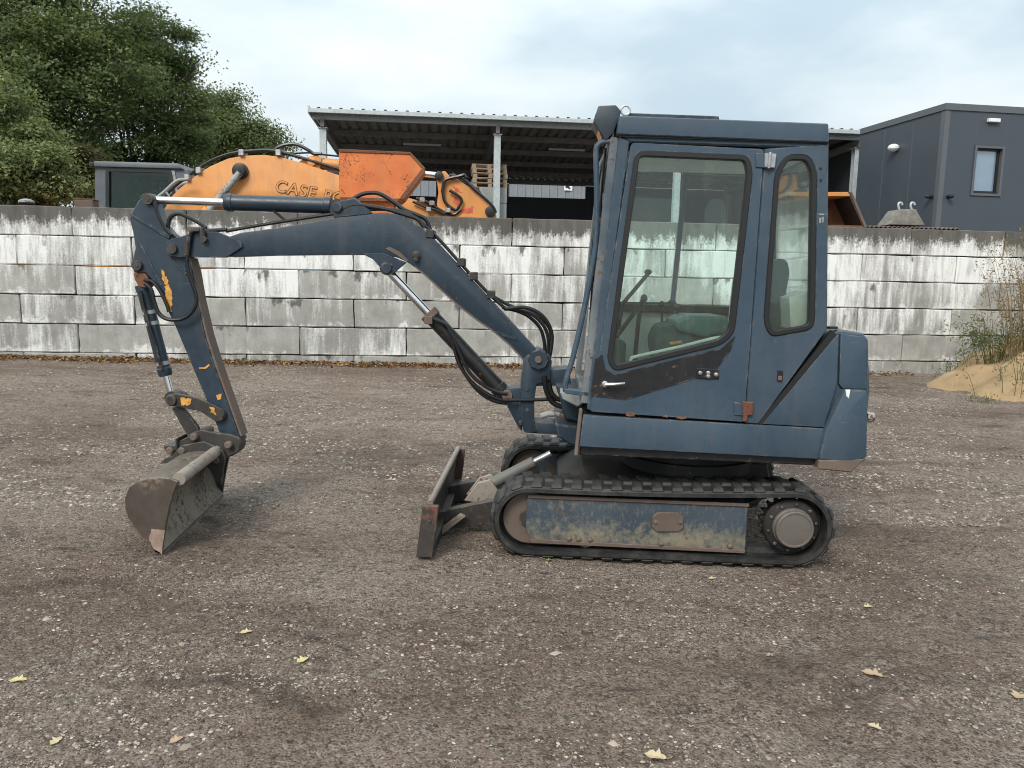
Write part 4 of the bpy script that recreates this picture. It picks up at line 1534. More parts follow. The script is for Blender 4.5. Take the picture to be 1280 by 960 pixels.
k.prism(KP([(187, 682), (201, 690), (204, 695), (196, 693)], -.004), bd * (BKL + .008))
k.done('cutting_edge', STEEL, bkt, bevel=0.003)
k = MB()
k.prism(KP(jag([(186, 674), (190, 661), (206, 663), (202.5, 693), (194, 689)], .6, 4), -.004), bd * .005)
k.done('wear_corner', PINKW, bkt)
for off in (-.14, -.035, .11):
    k = MB()
    k.prism(BP([(199, 580), (206, 573), (214, 570), (226, 557), (254, 552), (266, 557), (278, 563), (282, 572), (279, 584), (277, 606), (272, 604), (262, 588), (250, 573), (238, 571), (222, 577)], off), YY * .026)
    k.done('bucket_ear', STEEL, bkt, bevel=0.004)
k = MB()
k.prism(BP([(201, 577), (226, 560), (250, 560), (240, 573), (222, 577)], -.12), YY * .24)
k.done('ear_plate', STEEL, bkt, bevel=0.004)

# ---- hoses
def hose(pts, off, r=.0125, mat=HOSE, parent=None, name='hose', fn=B):
    q = MB()
    q.tube([fn(x, y, off) for x, y in pts], r, 10)
    return q.done(name, mat, parent or ex)
for i in range(3):                      # pipes clipped along the boom
    o_ = -.05 + i * .05
    hose([(283, 289 - i * .3), (310, 284), (340, 279), (385, 272), (430, 265.5), (462, 262), (490, 262), (505, 265), (520, 273), (545, 295), (580, 334), (610, 366), (632, 386)], o_, .0105, HOSE, boom, 'hose')
hose([(238, 291), (250, 289), (283, 287)], -.06)
hose([(632, 386), (655, 384), (672, 390), (684, 402), (690, 418), (689, 436), (685, 456)], -.06, .0115)
hose([(630, 386), (652, 388), (668, 395), (680, 408), (685, 422), (685, 440), (682, 458)], -.02, .0115)
hose([(628, 384), (650, 390), (664, 398), (675, 410), (680, 425), (681, 440), (679, 452)], .03, .0115)
hose([(612, 368), (640, 383), (660, 388), (677, 398), (688, 414), (688, 440), (686, 450)], .07, .0115)
hose([(541, 398), (556, 405), (563, 415), (567, 432), (574, 455), (590, 478), (612, 494), (632, 501)], -.075, .0115)
hose([(560, 412), (568, 425), (576, 445), (588, 467), (605, 482), (622, 490), (634, 492)], -.09, .0115)
hose([(555, 405), (564, 417), (570, 440), (580, 465), (598, 489), (620, 502), (650, 505)], -.04, .0115)
hose([(630, 500), (660, 500), (688, 499), (704, 500)], -.12, .0115)
hose([(680, 470), (683, 488), (690, 502), (701, 508), (712, 508)], -.13, .017)
hose([(686, 478), (690, 492), (700, 500), (712, 500)], -.13, .015)
hose([(676, 520), (690, 517), (706, 522)], -.1, .02, GREYP)
# loops at the arm
hose([(258, 285), (246, 277), (232, 270), (222, 267), (213, 272), (210, 284), (213, 292), (219, 297)], -.04, .012)
hose([(193, 253), (198, 268), (205, 283), (215, 294)], -.07, .011)
hose([(192, 250), (201, 275), (209, 287), (220, 297)], .02, .010)
hose([(250, 288), (240, 290), (237, 302), (235, 320), (234, 330), (237, 345), (245, 368), (245, 380), (238, 392), (226, 399), (210, 399), (199, 392), (193, 378), (189, 362), (181, 354)], -.10, .0125)
hose([(180, 350), (190, 352), (199, 362), (208, 380), (211, 390)], -.065, .011)
k = MB()
k.cyl(B(234, 305, -.10), B(233.5, 319, -.10), .019, 12)
k.cyl(B(236.5, 296, -.10), B(235.5, 304, -.10), .016, 8)
k.each('hose_fitting', STEEL, ex)
k = MB()
k.cyl(B(253, 288, -.10), B(253.5, 300, -.10), .018, 12)
k.rev(B(253.5, 299, -.115), YY, [(0, .02), (.03, .02)], 10)
k.each('hose_fitting', STEEL, ex)
k = MB()
k.cbox(B(247, 287, -.05), .09, .1, .03)
k.done('hose_clamp', BROWN, boom, bevel=.003)
hose([(422, 259), (432, 255), (441, 249), (452, 243), (462, 241), (474, 242), (490, 251), (505, 262), (520, 268), (532, 274), (537, 285), (537, 293)], -.03, .0135)
hose([(424, 264), (438, 257), (450, 256), (462, 258), (485, 262), (505, 268), (522, 274), (530, 284)], -.065, .0125)
hose([(340, 262), (350, 270), (358, 276)], -.02, .008)
for (x, y) in ((537, 295), (590, 347), (612, 370), (575, 330)):
    k = MB()
    k.cbox(B(x + 2, y - 2, 0), .05, .16, .05)
    k.done('hose_clamp', STEEL, boom, bevel=.004)
#PART4
# ------------------------------------------------------------------ TREES AND BUSHES
def foliage(name, c_dark, c_mid, c_light):
    k = M(name)
    r = k.n('NewGeometry').outputs['Random Per Island']
    big = k.noise(k.pos(), 0.55, 3, 0.6)
    v = k.math('ADD', k.math('MULTIPLY', r, 0.6), k.math('MULTIPLY', k.ramp(big, 0.35, 0.65), 0.4))
    cr_ = k.n('ValToRGB', {0: v})
    e = cr_.color_ramp.elements
    e[0].position = 0.05; e[0].color = (*c_dark, 1)
    e[1].position = 0.95; e[1].color = (*c_light, 1)
    q = e.new(0.5); q.color = (*c_mid, 1)
    k.p(Base_Color=cr_.outputs[0], Roughness=0.55, Specular_IOR_Level=0.35)
    tl = k.n('BsdfTranslucent', {0: k.mix(0.5, cr_.outputs[0], (0.12, 0.16, 0.03))})
    ms = k.n('MixShader', {0: 0.45})
    k.set(ms.inputs[1], k.b.outputs[0]); k.set(ms.inputs[2], tl.outputs[0])
    k.t.links.new(ms.outputs[0], k.out.inputs[0])
    return k.m
OAK = foliage('oak_leaves', (0.06, 0.095, 0.038), (0.135, 0.18, 0.068), (0.23, 0.27, 0.105))
OAK2 = foliage('pale_oak_leaves', (0.07, 0.10, 0.042), (0.15, 0.19, 0.075), (0.25, 0.275, 0.115))
WILLOW = foliage('willow_leaves', (0.10, 0.14, 0.055), (0.20, 0.245, 0.095), (0.33, 0.345, 0.17))
RUSTB = foliage('rusty_leaves', (0.05, 0.035, 0.018), (0.10, 0.07, 0.035), (0.12, 0.10, 0.05))
WEED = foliage('weed_leaves', (0.08, 0.10, 0.035), (0.15, 0.17, 0.06), (0.24, 0.24, 0.10))
STRAW = foliage('dry_stalks', (0.26, 0.17, 0.09), (0.38, 0.26, 0.145), (0.46, 0.34, 0.2))
BARK = simple('bark', (0.075, 0.06, 0.047), 0.9, 0, 0.35, 7, 0.6)

def tree(name, label, cat, base, lobes, leaves, leaf, mat, trunk_r=0.3, group=None, clump=0.34, nclump=26, droop=0.0):
    t = thing(name, label, cat, base, 0, group)
    inv = np.array(base)
    top = max(l[0].z for l in lobes)
    k = MB()
    cen = sum((Vector(l[0]) for l in lobes), Vector()) / len(lobes)
    fork = Vector((base[0] * .6 + cen.x * .4, base[1] * .6 + cen.y * .4, base[2] + (top - base[2]) * .38))
    k.tube([Vector(base) - ZZ * .2, Vector(base) * .6 + fork * .4 + Vector((.1, .1, 0)), fork], trunk_r, 9, 5, r1=trunk_r * .6)
    for c, r in lobes:
        q = fork.lerp(c, .5) + Vector((rnd.uniform(-.4, .4), rnd.uniform(-.4, .4), -.15 * r))
        k.tube([fork - ZZ * .3, q, c], trunk_r * .42, 6, 4, r1=trunk_r * .08)
        for j in range(5):
            dvec = Vector((rnd.gauss(0, 1), rnd.gauss(0, 1), rnd.gauss(.3, .8))).normalized() * r * .85
            k.tube([q.lerp(c, .6), c + dvec * .5 + Vector((0, 0, rnd.uniform(-.1, .2) * r)), c + dvec], trunk_r * .13, 5, 3, r1=trunk_r * .02)
    k.done('trunk', BARK, t)
    Ps, Ns = [], []
    tot = sum(l[1] ** 2 for l in lobes)
    for c, r in lobes:
        n = int(leaves * r * r / tot)
        nc = max(6, int(nclump * (r / 1.5) ** 2))
        cd_ = nrs.randn(nc, 3); cd_ /= np.linalg.norm(cd_, axis=1, keepdims=True)
        cr0 = r * (0.45 + 0.6 * nrs.rand(nc, 1) ** 0.6)
        cc_ = np.array(c)[None] + cd_ * cr0 * np.array([1, 1, .85])
        idx = nrs.randint(0, nc, n)
        sz = clump * (0.6 + 0.8 * nrs.rand(nc))[idx][:, None]
        off = np.clip(nrs.randn(n, 3), -1.7, 1.7) * sz * np.array([1.2, 1.2, .55])
        P = cc_[idx] + off
        if droop:
            P[:, 2] -= droop * np.linalg.norm(off, axis=1) ** 1.5
        N = cd_[idx] * .5 + nrs.randn(n, 3) * .55 + np.array([0, 0, .8])
        Ps.append(P); Ns.append(N)
    P = np.concatenate(Ps) - inv; N = np.concatenate(Ns)
    Vv, Ff = leaf_quads(P, N, leaf * (0.6 + 0.8 * nrs.rand(len(P))), 0.6, 0.4)
    o = mesh_np('crown', Vv, Ff, mat, t)
    return t
def L(px, py, y, rpx):
    return (G(px, py, y), rpx * y / FOC)
def gb(px, y, z=RY):
    p = G(px, 300, y)
    return (p.x, p.y, z)
tree('oak_tree', 'tallest dark green oak whose crown runs out of the picture at the top corner', 'tree', gb(60, 27),
     [L(-60, 20, 26, 100), L(20, -10, 27, 90), L(95, 30, 26.5, 75), L(60, 90, 25.5, 80), L(-30, 110, 25.5, 90), L(130, 85, 26, 55), L(30, 160, 25.5, 70), L(110, 150, 26, 60), L(-60, 190, 26, 80), L(60, -80, 27, 90), L(70, 195, 26, 50), L(0, 60, 24.5, 60)],
     105000, 0.12, OAK, .42, 'trees behind the block wall', nclump=24)
tree('oak_tree', 'oak with a feathery edge beside the tallest tree, over the grey excavator cab', 'tree', gb(175, 31),
     [L(165, 45, 31, 42), L(198, 60, 31, 36), L(180, 110, 30, 55), L(222, 92, 31, 24), L(215, 135, 31, 34), L(150, 170, 30, 50), L(205, 178, 30, 40), L(237, 160, 31, 24), L(150, 95, 31, 50), L(242, 78, 31, 10), L(236, 190, 30, 26), L(150, 232, 30, 42), L(190, 240, 30, 40), L(228, 236, 30, 30), L(125, 215, 30, 40)],
     78000, 0.12, OAK, .35, 'trees behind the block wall', nclump=22)
tree('oak_tree', 'lower pale green tree next to the open shed, above the orange boom', 'tree', gb(285, 38),
     [L(265, 140, 38, 26), L(288, 128, 38, 14), L(300, 155, 38, 22), L(278, 175, 37, 34), L(325, 168, 38, 20), L(345, 180, 38, 12), L(245, 175, 37, 26), L(310, 190, 37, 26), L(258, 205, 37, 28), L(335, 200, 38, 18)],
     36000, 0.13, OAK2, .25, 'trees behind the block wall', clump=.38, nclump=24)
tree('bush', 'pale green shrub with long sprays leaning over the wall at its left end', 'bush', gb(10, 17.5),
     [L(-30, 180, 17.5, 60), L(15, 200, 17, 45), L(50, 215, 17.2, 34), L(-10, 140, 17.5, 34), L(8, 108, 17.5, 12), L(35, 165, 17.4, 22), L(84, 240, 17.2, 18), L(52, 186, 17.4, 15), L(14, 246, 17.3, 30), L(62, 244, 17.4, 20), L(66, 168, 17.5, 7), L(74, 206, 17.3, 12), L(40, 238, 17.3, 20), L(96, 232, 17.4, 9), L(24, 128, 17.5, 10), L(-5, 215, 17.2, 30)],
     36000, 0.085, WILLOW, .09, None, clump=.20, nclump=36)
tree('bush', 'rusty brown shrub beside the dark grey excavator cab', 'bush', gb(96, 19),
     [L(96, 205, 19, 18), L(104, 228, 19, 18), L(90, 235, 19, 18), L(100, 188, 19, 10)],
     3500, 0.11, RUSTB, .06, None, clump=.22, nclump=30)

# ------------------------------------------------------------------ ORANGE EXCAVATOR BEHIND THE WALL
ORANGE = paint('orange_paint', (0.56, 0.22, 0.055), (0.66, 0.28, 0.075), rough=0.45, chip=(0.2, 0.09, 0.04), dust=(0.30, 0.19, 0.10), dustamt=0.5, chips=0.63, streak=.5, edges=False)
SKIPO = paint('skip_paint', (0.55, 0.135, 0.035), (0.66, 0.19, 0.05), rough=0.55, chip=(0.075, 0.03, 0.02), dust=(0.3, 0.15, 0.08), dustamt=0.3, chips=0.545, streak=.4, edgecol=(0.12, 0.05, 0.03))
CABG = paint('cab_grey', (0.075, 0.09, 0.105), (0.115, 0.135, 0.15), rough=0.45, dustamt=0.3, chips=.7, edges=False)
YO = 16.0
oe = thing('orange_excavator', 'big orange excavator with arched boom and lettering parked behind the wall', 'excavator', gb(250, YO + .5), 0)
def P16(pts, d=0.0):
    return GP(pts, YO + d)
k = MB()
bp = [(205, 262), (214, 246), (224, 236), (240, 223), (262, 208), (285, 198), (304, 194.5), (330, 193.5), (350, 196), (372, 202), (400, 211), (430, 221), (470, 236), (520, 250), (560, 262), (600, 272), (560, 285), (500, 268), (430, 249), (380, 246), (330, 247), (290, 252), (262, 262), (240, 285), (222, 300), (200, 300)]
k.prism(P16(bp), YY * .5)
ob = k.done('boom', ORANGE, oe, bevel=0.015, seg=2)
k = MB()
q = G(301, 214, YO)
k.rev(q, -YY, [(-.02, .16), (.06, .16), (.08, .12), (.14, .12), (.15, .07)], 20)
k.done('boom_pin', BLACK, ob)
k = MB()
k.cyl(G(300, 216, YO - .12), G(262, 262, YO - .12), .07, 14)
k.each('piston_rod', GREYP, oe)
k = MB()
k.cyl(G(262, 262, YO - .12), G(225, 306, YO - .12), .12, 16)
k.done('boom_cylinder', ORANGE, oe)
k = MB()
for off in (.05, .13):
    k.tube(P16([(196, 262), (210, 241), (236, 219), (262, 202), (285, 193), (306, 189.5), (332, 188), (352, 190.5), (376, 197), (405, 206), (432, 214)], off), .035, 8)
k.each('boom_pipe', BLACK, ob)
k = MB()
for x, y in ((251, 214), (304, 192), (350, 192), (237, 223)):
    k.cbox(G(x, y, YO + .08), .1, .3, .12)
k.each('pipe_clamp', DULLMETAL, ob, bevel=.01)
k = MB()
k.tube(P16([(338, 192), (348, 184), (360, 180.5), (372, 181), (386, 188), (392, 192), (402, 192)], .1), .035, 8)
k.tube(P16([(352, 193), (385, 191), (402, 193), (430, 196)], .2), .018, 6)
k.each('hose', HOSE, oe)
k = MB()
for x0, x1 in ((0, 0),):
    k.tube(P16([(192, 250), (205, 240), (221, 226), (236, 224)], -.25), .03, 8)
    k.tube(P16([(200, 252), (212, 243), (226, 231), (238, 227)], .5), .03, 8)
    k.tube(P16([(207, 239), (212, 246)], -.25), .02, 6, 0)
k.each('handrail', GREYP, oe)
# lettering on the boom: CASE PO
def lettering(body, pxa, pxb, y, size_px, mats, parent, off=-.006):
    objs = []
    a, b = G(*pxa, y), G(*pxb, y)
    for mat_, grow_, d, in ((mats[0], .058, 0.0), (mats[1], 0.018, -.008)):
        cu = bpy.data.curves.new('lettering', 'FONT')
        cu.body = body; cu.size = 1.0; cu.shear = 0.28; cu.space_character = 1.12
        cu.extrude = 0.006; cu.offset = grow_ - .02
        tmp = bpy.data.objects.new('lettering', cu)
        C.objects.link(tmp)
        bpy.context.view_layer.update()
        dg = bpy.context.evaluated_depsgraph_get()
        me = bpy.data.meshes.new_from_object(tmp.evaluated_get(dg))
        bpy.data.objects.remove(tmp)
        wv = max(v.co.x for v in me.vertices)
        U_ = (b - a); sc = U_.length / (wv if len(body) else 1)
        ux = U_.normalized(); hz = size_px * y / FOC / .72
        for v in me.vertices:
            p = a + ux * v.co.x * sc + ZZ * v.co.y * hz
            v.co = ROOTS[oe.name] @ Vector((p.x, y + off + d - v.co.z, p.z))
        me.materials.clear(); me.materials.append(mat_)
        o = bpy.data.objects.new('lettering', me)
        C.objects.link(o); o.parent = parent
        objs.append(o)
    return objs
LETD = simple('letter_dark', (0.14, 0.075, 0.04), 0.5, 0, 0.2)
LETO = simple('letter_orange', (0.64, 0.27, 0.075), 0.45, 0, 0.05)
lettering('CASE', (343, 239), (397, 249), YO, 14.5, (LETD, LETO), ob)
lettering('PO', (403, 251), (430.5, 255.6), YO, 14.5, (LETD, LETO), ob)
# arm cylinder and arm
k = MB()
k.cyl(G(397, 204, YO + .25), G(500, 214, YO + .25), .12, 18)
oc = k.done('arm_cylinder', ORANGE, oe)
k = MB()
k.cyl(G(498, 214, YO + .25), G(548, 219.5, YO + .25), .065, 14)
k.each('piston_rod', CHROME, oc)
k = MB()
k.prism(P16([(372, 203), (384, 196), (396, 193.5), (402, 198), (400, 210), (404, 216)], .1), YY * .3)
k.rev(G(390, 202.5, YO + .08), -YY, [(-.02, .09), (.04, .09), (.05, .05)], 14)
k.each('cylinder_bracket', ORANGE, ob, bevel=.01)
k = MB()
k.prism(P16([(545, 217), (556, 213.5), (561, 219), (572, 224), (590, 236), (606, 250), (619, 263), (621, 276), (600, 300), (580, 290), (562, 278), (549, 268), (546, 255), (548, 240)], .05), YY * .4)
oa = k.done('arm', ORANGE, oe, bevel=0.012)
k = MB()
k.rev(G(549, 220, YO + .03), -YY, [(-.02, .09), (.04, .09), (.05, .05)], 14)
k.rev(G(613, 264.5, YO + .03), -YY, [(-.02, .11), (.04, .11), (.05, .06)], 14)
k.each('pivot_pin', BLACK, oa)
RED = simple('red_wear', (0.52, 0.10, 0.055), 0.6, 0, .3)
k = MB()
for pl in ([(563, 230), (573, 236), (578, 241), (570, 240)], [(568, 244), (576, 252), (572, 258), (566, 252)], [(575, 262), (592, 258), (590, 266), (578, 268)]):
    k.prism(P16(jag(pl, 1.0), .047), YY * .004)
k.each('red_scrape', RED, oa)
k = MB()
k.tube(P16([(562, 219), (578, 223), (592, 236), (606, 248), (616, 258), (620, 266)], .0), .03, 8)
k.tube(P16([(565, 217), (580, 228), (590, 242), (600, 252)], .25), .03, 8)
k.tube(P16([(553, 240), (556, 226), (566, 222), (572, 221)], -.02), .035, 8)
k.tube(P16([(553, 238), (556, 252), (568, 262), (574, 258), (577, 250), (572, 244), (562, 238)], -.03), .03, 8)
k.tube(P16([(546, 262), (556, 266), (568, 268), (576, 262)], -.03), .03, 8)
k.tube(P16([(520, 248), (532, 252), (546, 260), (556, 266)], -.04), .03, 8)
k.tube(P16([(516, 252), (530, 258), (544, 262), (556, 268)], -.08), .025, 8)
k.tube(P16([(572, 221), (580, 219), (582, 222)], -.02), .035, 8)
k.each('hose', HOSE, oe)
k = MB()
k.prism(P16([(582, 224), (600, 238), (607, 250), (596, 246), (586, 236)], .1), YY * .2)
k.done('rubber_pad', BLACK, oa, bevel=.02, seg=2)
k = MB()
for x, y in ((528, 250), (540, 254), (536, 262), (560, 263)):
    k.cbox(G(x, y, YO - .1), .10, .1, .09)
k.each('hose_fitting', DULLMETAL, oa, bevel=.01)
# cab
k = MB()
co = [(118, 207), (236, 211), (246, 262), (246, 330), (118, 330)]
cw_ = roundpoly([(133, 211), (213, 213), (222, 262), (222, 318), (133, 318)], 4)
k.plate(P16(co, .5), [P16(cw_, .5)], YY * .06)
fw1 = roundpoly([(160, 222), (180, 223), (180, 318), (160, 318)], 3); fw2 = roundpoly([(189, 224), (211, 225), (218, 262), (218, 318), (189, 318)], 3)
k.plate(P16(co, 1.9), [P16(fw1, 1.9), P16(fw2, 1.9)], YY * .06)
k.prism(P16([(118, 207), (126, 207), (126, 330), (118, 330)], .56), YY * 1.34)
k.done('cab', CABG, oe, bevel=.02)
k = MB()
k.prism(P16([(117, 201), (222, 204), (228, 211), (117, 208)], .42), YY * 1.6)
k.done('cab_roof', CABG, oe, bevel=.03, seg=2)
k = MB()
k.prism(P16(cw_, .52), YY * .012)
k.prism(P16(fw1, 1.92), YY * .012)
k.prism(P16(fw2, 1.92), YY * .012)
k.each('cab_window', GLASSD, oe)
k = MB()
k.prism(P16([(214, 213), (218, 213), (226, 262), (222, 262)], .48), YY * .05)
k.done('cab_post', GREYP, oe)
k = MB()
k.plate(P16(grow(cw_, 1.2), .47), [P16(grow(cw_, -3), .47)], YY * .04)
k.done('window_frame', BLACK, oe)
k = MB()
k.prism(P16([(226, 212), (236, 217), (246, 262), (236, 262)], .56), YY * 1.3)
k.done('windscreen', GLASSD, oe)
k = MB()
k.prism(P16([(150, 330), (175, 330), (178, 262), (165, 256), (152, 262)], 1.0), YY * .5)
k.done('seat', TEALD, oe, bevel=.04)
k = MB()
k.cbox(G(115, 206, YO + .45), .1, .08, .1)
k.done('cab_lamp', BLACK, oe, bevel=.02)
k = MB()
z0 = RY
c0 = G(190, 330, YO + 1.4)
k.box(Vector((c0.x - 2.6, YO + .2, z0 + 1.0)), Vector((3.6, 0, 0)), Vector((0, 2.4, 0)), ZZ * .9)
k.done('machine_body', ORANGE, oe, bevel=.05)
for yv in (YO + .1, YO + 2.2):
    k = MB()
    k.prism([Vector((c0.x - 2.3 + a, yv, z0 + b)) for a, b in ((.3, 0), (3.3, 0), (3.6, .3), (3.6, .6), (3.3, .9), (.3, .9), (0, .6), (0, .3))], YY * .5)
    k.done('crawler_track', RUBBER, oe, bevel=.03)

# ------------------------------------------------------------------ THINGS STANDING ON THE WALL
def WPx(px, py, d):
    return WP(px, py, d)
def WG(pts, d):
    return [WP(x, y, d) for x, y in pts]
sk = thing('tipping_skip', 'scratched bright orange steel skip standing on top of the block wall', 'skip', WP(470, 268, .4) * 1, WY)
ROOTS[sk.name] = (Matrix.Translation(sk.location) @ Matrix.Rotation(WY, 4, 'Z')).inverted()
so_ = [(425, 188), (513, 192), (530, 211), (503, 247), (497, 251), (425, 249)]
for d in (.12, .86):
    k = MB()
    k.prism(WG(so_, .12) if d < .5 else [p + WN * .74 for p in WG(so_, .12)], WN * .02)
    k.done('side_plate', SKIPO, sk, bevel=.004)
base = WG(so_, .12)
k = MB()
for i, j in ((2, 3), (3, 4), (4, 5), (5, 0)):
    a, b = base[i], base[j]
    d_ = (b - a).normalized(); nn = d_.cross(WN).normalized()
    k.prism([a + WN * .021, b + WN * .021, b + WN * .739, a + WN * .739], nn * .02)
k.done('shell', SKIPO, sk)
k = MB()
rim = [base[5], base[0], base[1], base[2], base[3]]
k.prism(WG([(423, 186), (513, 190), (515, 193), (424, 190)], .10), WN * .05)
k.prism(WG([(513, 190), (532, 210.5), (529, 212), (512, 193)], .10), WN * .05)
k.prism([p + WN * .73 for p in WG([(423, 186), (513, 190), (515, 193), (424, 190)], .10)], WN * .05)
k.each('rim', RUST, sk, bevel=.006)
k = MB()
k.prism(WG([(530, 211), (532, 214), (508, 246), (503, 250), (500, 247), (526, 212)], .10), WN * .04)
k.prism(WG([(425, 246), (500, 248), (498, 252), (425, 251)], .108), WN * .03)
k.each('edge_strip', RUST, sk, bevel=.006)
for d in (.22, .66):
    k = MB()
    zt = WP(460, 251, .12).z
    p0, p1 = WP(432, 260, .12), WP(492, 260, .12)
    for q in (p0, p1):
        q.z = HZW + .002
    k.prism([p0 + WN * (d - .12), p1 + WN * (d - .12), p1 + WN * (d - .12) + ZZ * (zt - HZW), p0 + WN * (d - .12) + ZZ * (zt - HZW)], WN * .12)
    k.done('fork_pocket', SKIPO, sk, bevel=.006)
def wallthing(name, label, cat, px, d, group=None):
    p = WP(px, 275, d); p.z = HZW
    return thing(name, label, cat, p, WY, group)
ob2 = wallthing('rusty_bucket', 'rust stained orange digger bucket on the wall behind the blue cab', 'bucket', 1035, .35)
pf = [(984, 240), (1062, 240), (1082, 277), (984, 277)]
zb = HZW + .004
pp = WG(pf, .12)
for q in (pp[2], pp[3]):
    q.z = zb
k = MB()
k.plate([pp[0], pp[1], pp[2], pp[3]], [[pp[0] * .93 + pp[2] * .07 - ZZ * .03, pp[1] * .9 + pp[3] * .1 + ZZ * .0, pp[2] * .93 + pp[0] * .07, pp[3] * .93 + pp[1] * .07]], WN * .06)
RB = ob2
k = MB()
k.prism([pp[0] + WN * .6, pp[1] + WN * .6, pp[2] + WN * .6, pp[3] + WN * .6], WN * .03)
k.done('back_plate', RUST, RB)
k = MB()
k.prism([pp[1], pp[1] - WU * .04, pp[2] - WU * .04, pp[2]], WN * .6)
k.done('side_plate', STEEL, RB, bevel=.006)
k = MB()
k.prism([pp[0], pp[0] + WU * .04, pp[3] + WU * .04, pp[3]], WN * .6)
k.done('side_plate', STEEL, RB, bevel=.006)
k = MB()
k.prism([pp[0] - ZZ * .075, pp[1] - ZZ * .075 + WU * .03, pp[1], pp[0]], WN * .64)
k.done('upper_lip', ORANGE, RB, bevel=.006)
k = MB()
k.prism([pp[3], pp[2], pp[2] + ZZ * .03, pp[3] + ZZ * .03], WN * .6)
k.done('bottom_plate', RUST, RB)
k = MB()
k.prism([pp[1] + WU * .0 - WN * .01, pp[1] + WU * .05 - WN * .01, pp[2] + WU * .04 - WN * .01, pp[2] - WU * .02 - WN * .01], WN * .03)
k.each('edge_strip', BROWN, RB, bevel=.004)

gbk = wallthing('grey_bucket', 'small worn grey bucket with two hooked ears lying on the wall', 'bucket', 1135, .4)
STONEG = simple('worn_grey_steel', (0.20, 0.185, 0.165), 0.75, .2, .3, 10)
gp = WG([(1112, 278), (1126, 265), (1145, 265), (1157, 278)], .2)
gp[0].z = gp[3].z = HZW + .02
k = MB()
k.prism(gp, WN * .45)
k.done('shell', STONEG, gbk, bevel=.02, seg=2)
for x in (1122.5, 1138):
    k = MB()
    k.tube(WG([(x + 1.5, 267), (x, 261), (x + 1, 257.5), (x + 4, 257.5), (x + 5, 260)], .3), .022, 8)
    k.done('hook', GALV, gbk)
shp = wallthing('corrugated_sheet', 'narrow rusty corrugated sheet lying flat along the wall under the grey bucket', 'metal sheet', 1135, .3)
p0, p1 = WP(1076, 278, .18), WP(1200, 283, .18)
p0.z = p1.z = HZW + .004
n_ = 44
tops, bots = [], []
for i in range(n_ + 1):
    q = p0.lerp(p1, i / n_)
    tops.append(q + ZZ * (.018 + (.03 if i % 2 else 0))); bots.append(q + ZZ * (0.002 + (.03 if i % 2 else 0)))
k = MB()
for i in range(n_):
    k.prism([bots[i], bots[i + 1], tops[i + 1], tops[i]], WN * .75)
k.done('sheet', BROWN, shp)
gbk.location.z += 0.055
bcn = wallthing('beacon', 'small grey domed lamp on the far left of the wall top', 'lamp', 33, .5)
q = WP(33, 250, .5); q.z = HZW
k = MB()
k.rev(q, ZZ, [(0, .10), (.03, .10), (.06, .13), (.08, .13)], 20)
k.done('base', BLACK, bcn)
k = MB()
k.rev(q + ZZ * .08, ZZ, [(0, .125), (.03, .12), (.055, .07), (.065, .02)], 20)
k.done('dome', GREYP, bcn)
bx_ = wallthing('rusty_box', 'rusty brown steel box on the wall beside the grey excavator cab', 'box', 104, .5)
q = WP(104, 250, .5); q.z = HZW + .002
k = MB()
k.box(q - WU * .16, WU * .32, WN * .25, ZZ * .15)
k.done('casing', BROWN, bx_, bevel=.012)
k = MB()
k.box(q - WU * .17 + ZZ * .15, WU * .34, WN * .26, ZZ * .02)
k.done('lid', RUST, bx_, bevel=.004)

# ------------------------------------------------------------------ OPEN SHED
SH_YAW = math.atan2(1.8, 18.0)
SU = Vector((math.cos(SH_YAW), math.sin(SH_YAW), 0)); SN = Vector((-SU.y, SU.x, 0))
F0 = G(389, 139, 24.0)
F1 = onplane(1086, 166, F0, SN)
EZ = (F0.z + F1.z) / 2
SL = (F1 - F0).dot(SU)
DEP, DROP = 12.0, 0.30
f0 = Vector((F0.x, F0.y, 0))
def SP(u, d, z):
    return f0 + SU * u + SN * d + ZZ * z
def roofz(d):
    return EZ - DROP * d / DEP
shed = thing('open_shed', 'long open shed with ribbed metal roof on steel posts', 'shed', SP(0, 0, RY), SH_YAW)
DECK = simple('roof_deck', (0.18, 0.173, 0.163), 0.6, .2, .25, 3)
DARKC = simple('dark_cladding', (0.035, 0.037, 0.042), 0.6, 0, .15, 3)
PW = SL / 18.0
k = MB()
pro = []
x = 0.0
NR = 3
rw_ = PW / NR
for i in range(NR):
    pro += [(x, 0), (x + rw_ * .58, 0), (x + rw_ * .68, .06), (x + rw_ * .9, .06)]
    x += rw_
pro.append((PW, 0))
for t in (0.0, .006):
    for d in (-.25, DEP):
        for a, b in pro:
            k.v.append(SP(a, d, roofz(d) + b + t))
m_ = len(pro)
for i in range(m_ - 1):
    k.face((i, i + 1, m_ + i + 1, m_ + i))
    k.face((2 * m_ + i, 3 * m_ + i, 3 * m_ + i + 1, 2 * m_ + i + 1))
    k.face((i, 2 * m_ + i, 2 * m_ + i + 1, i + 1))
o0 = k.done('roof_sheet', DECK, shed, smooth=False)
for i in range(1, 18):
    o = o0.copy(); C.objects.link(o)
    o.parent = shed
    o.location = (PW * i, 0, 0)
k = MB()
k.box(SP(-.05, -.30, EZ - .10), SU * (SL + .1), SN * .06, ZZ * .13)
k.done('gutter', GALV, shed, bevel=.01)
k = MB()
for d in (-.26, DEP - .02):
    pass
k.prism([SP(-.06, -.28, roofz(-.28) - .12), SP(-.06, DEP, roofz(DEP) - .12), SP(-.06, DEP, roofz(DEP) + .09), SP(-.06, -.28, roofz(-.28) + .09)], SU * .05)
k.done('verge_trim', GALV, shed)
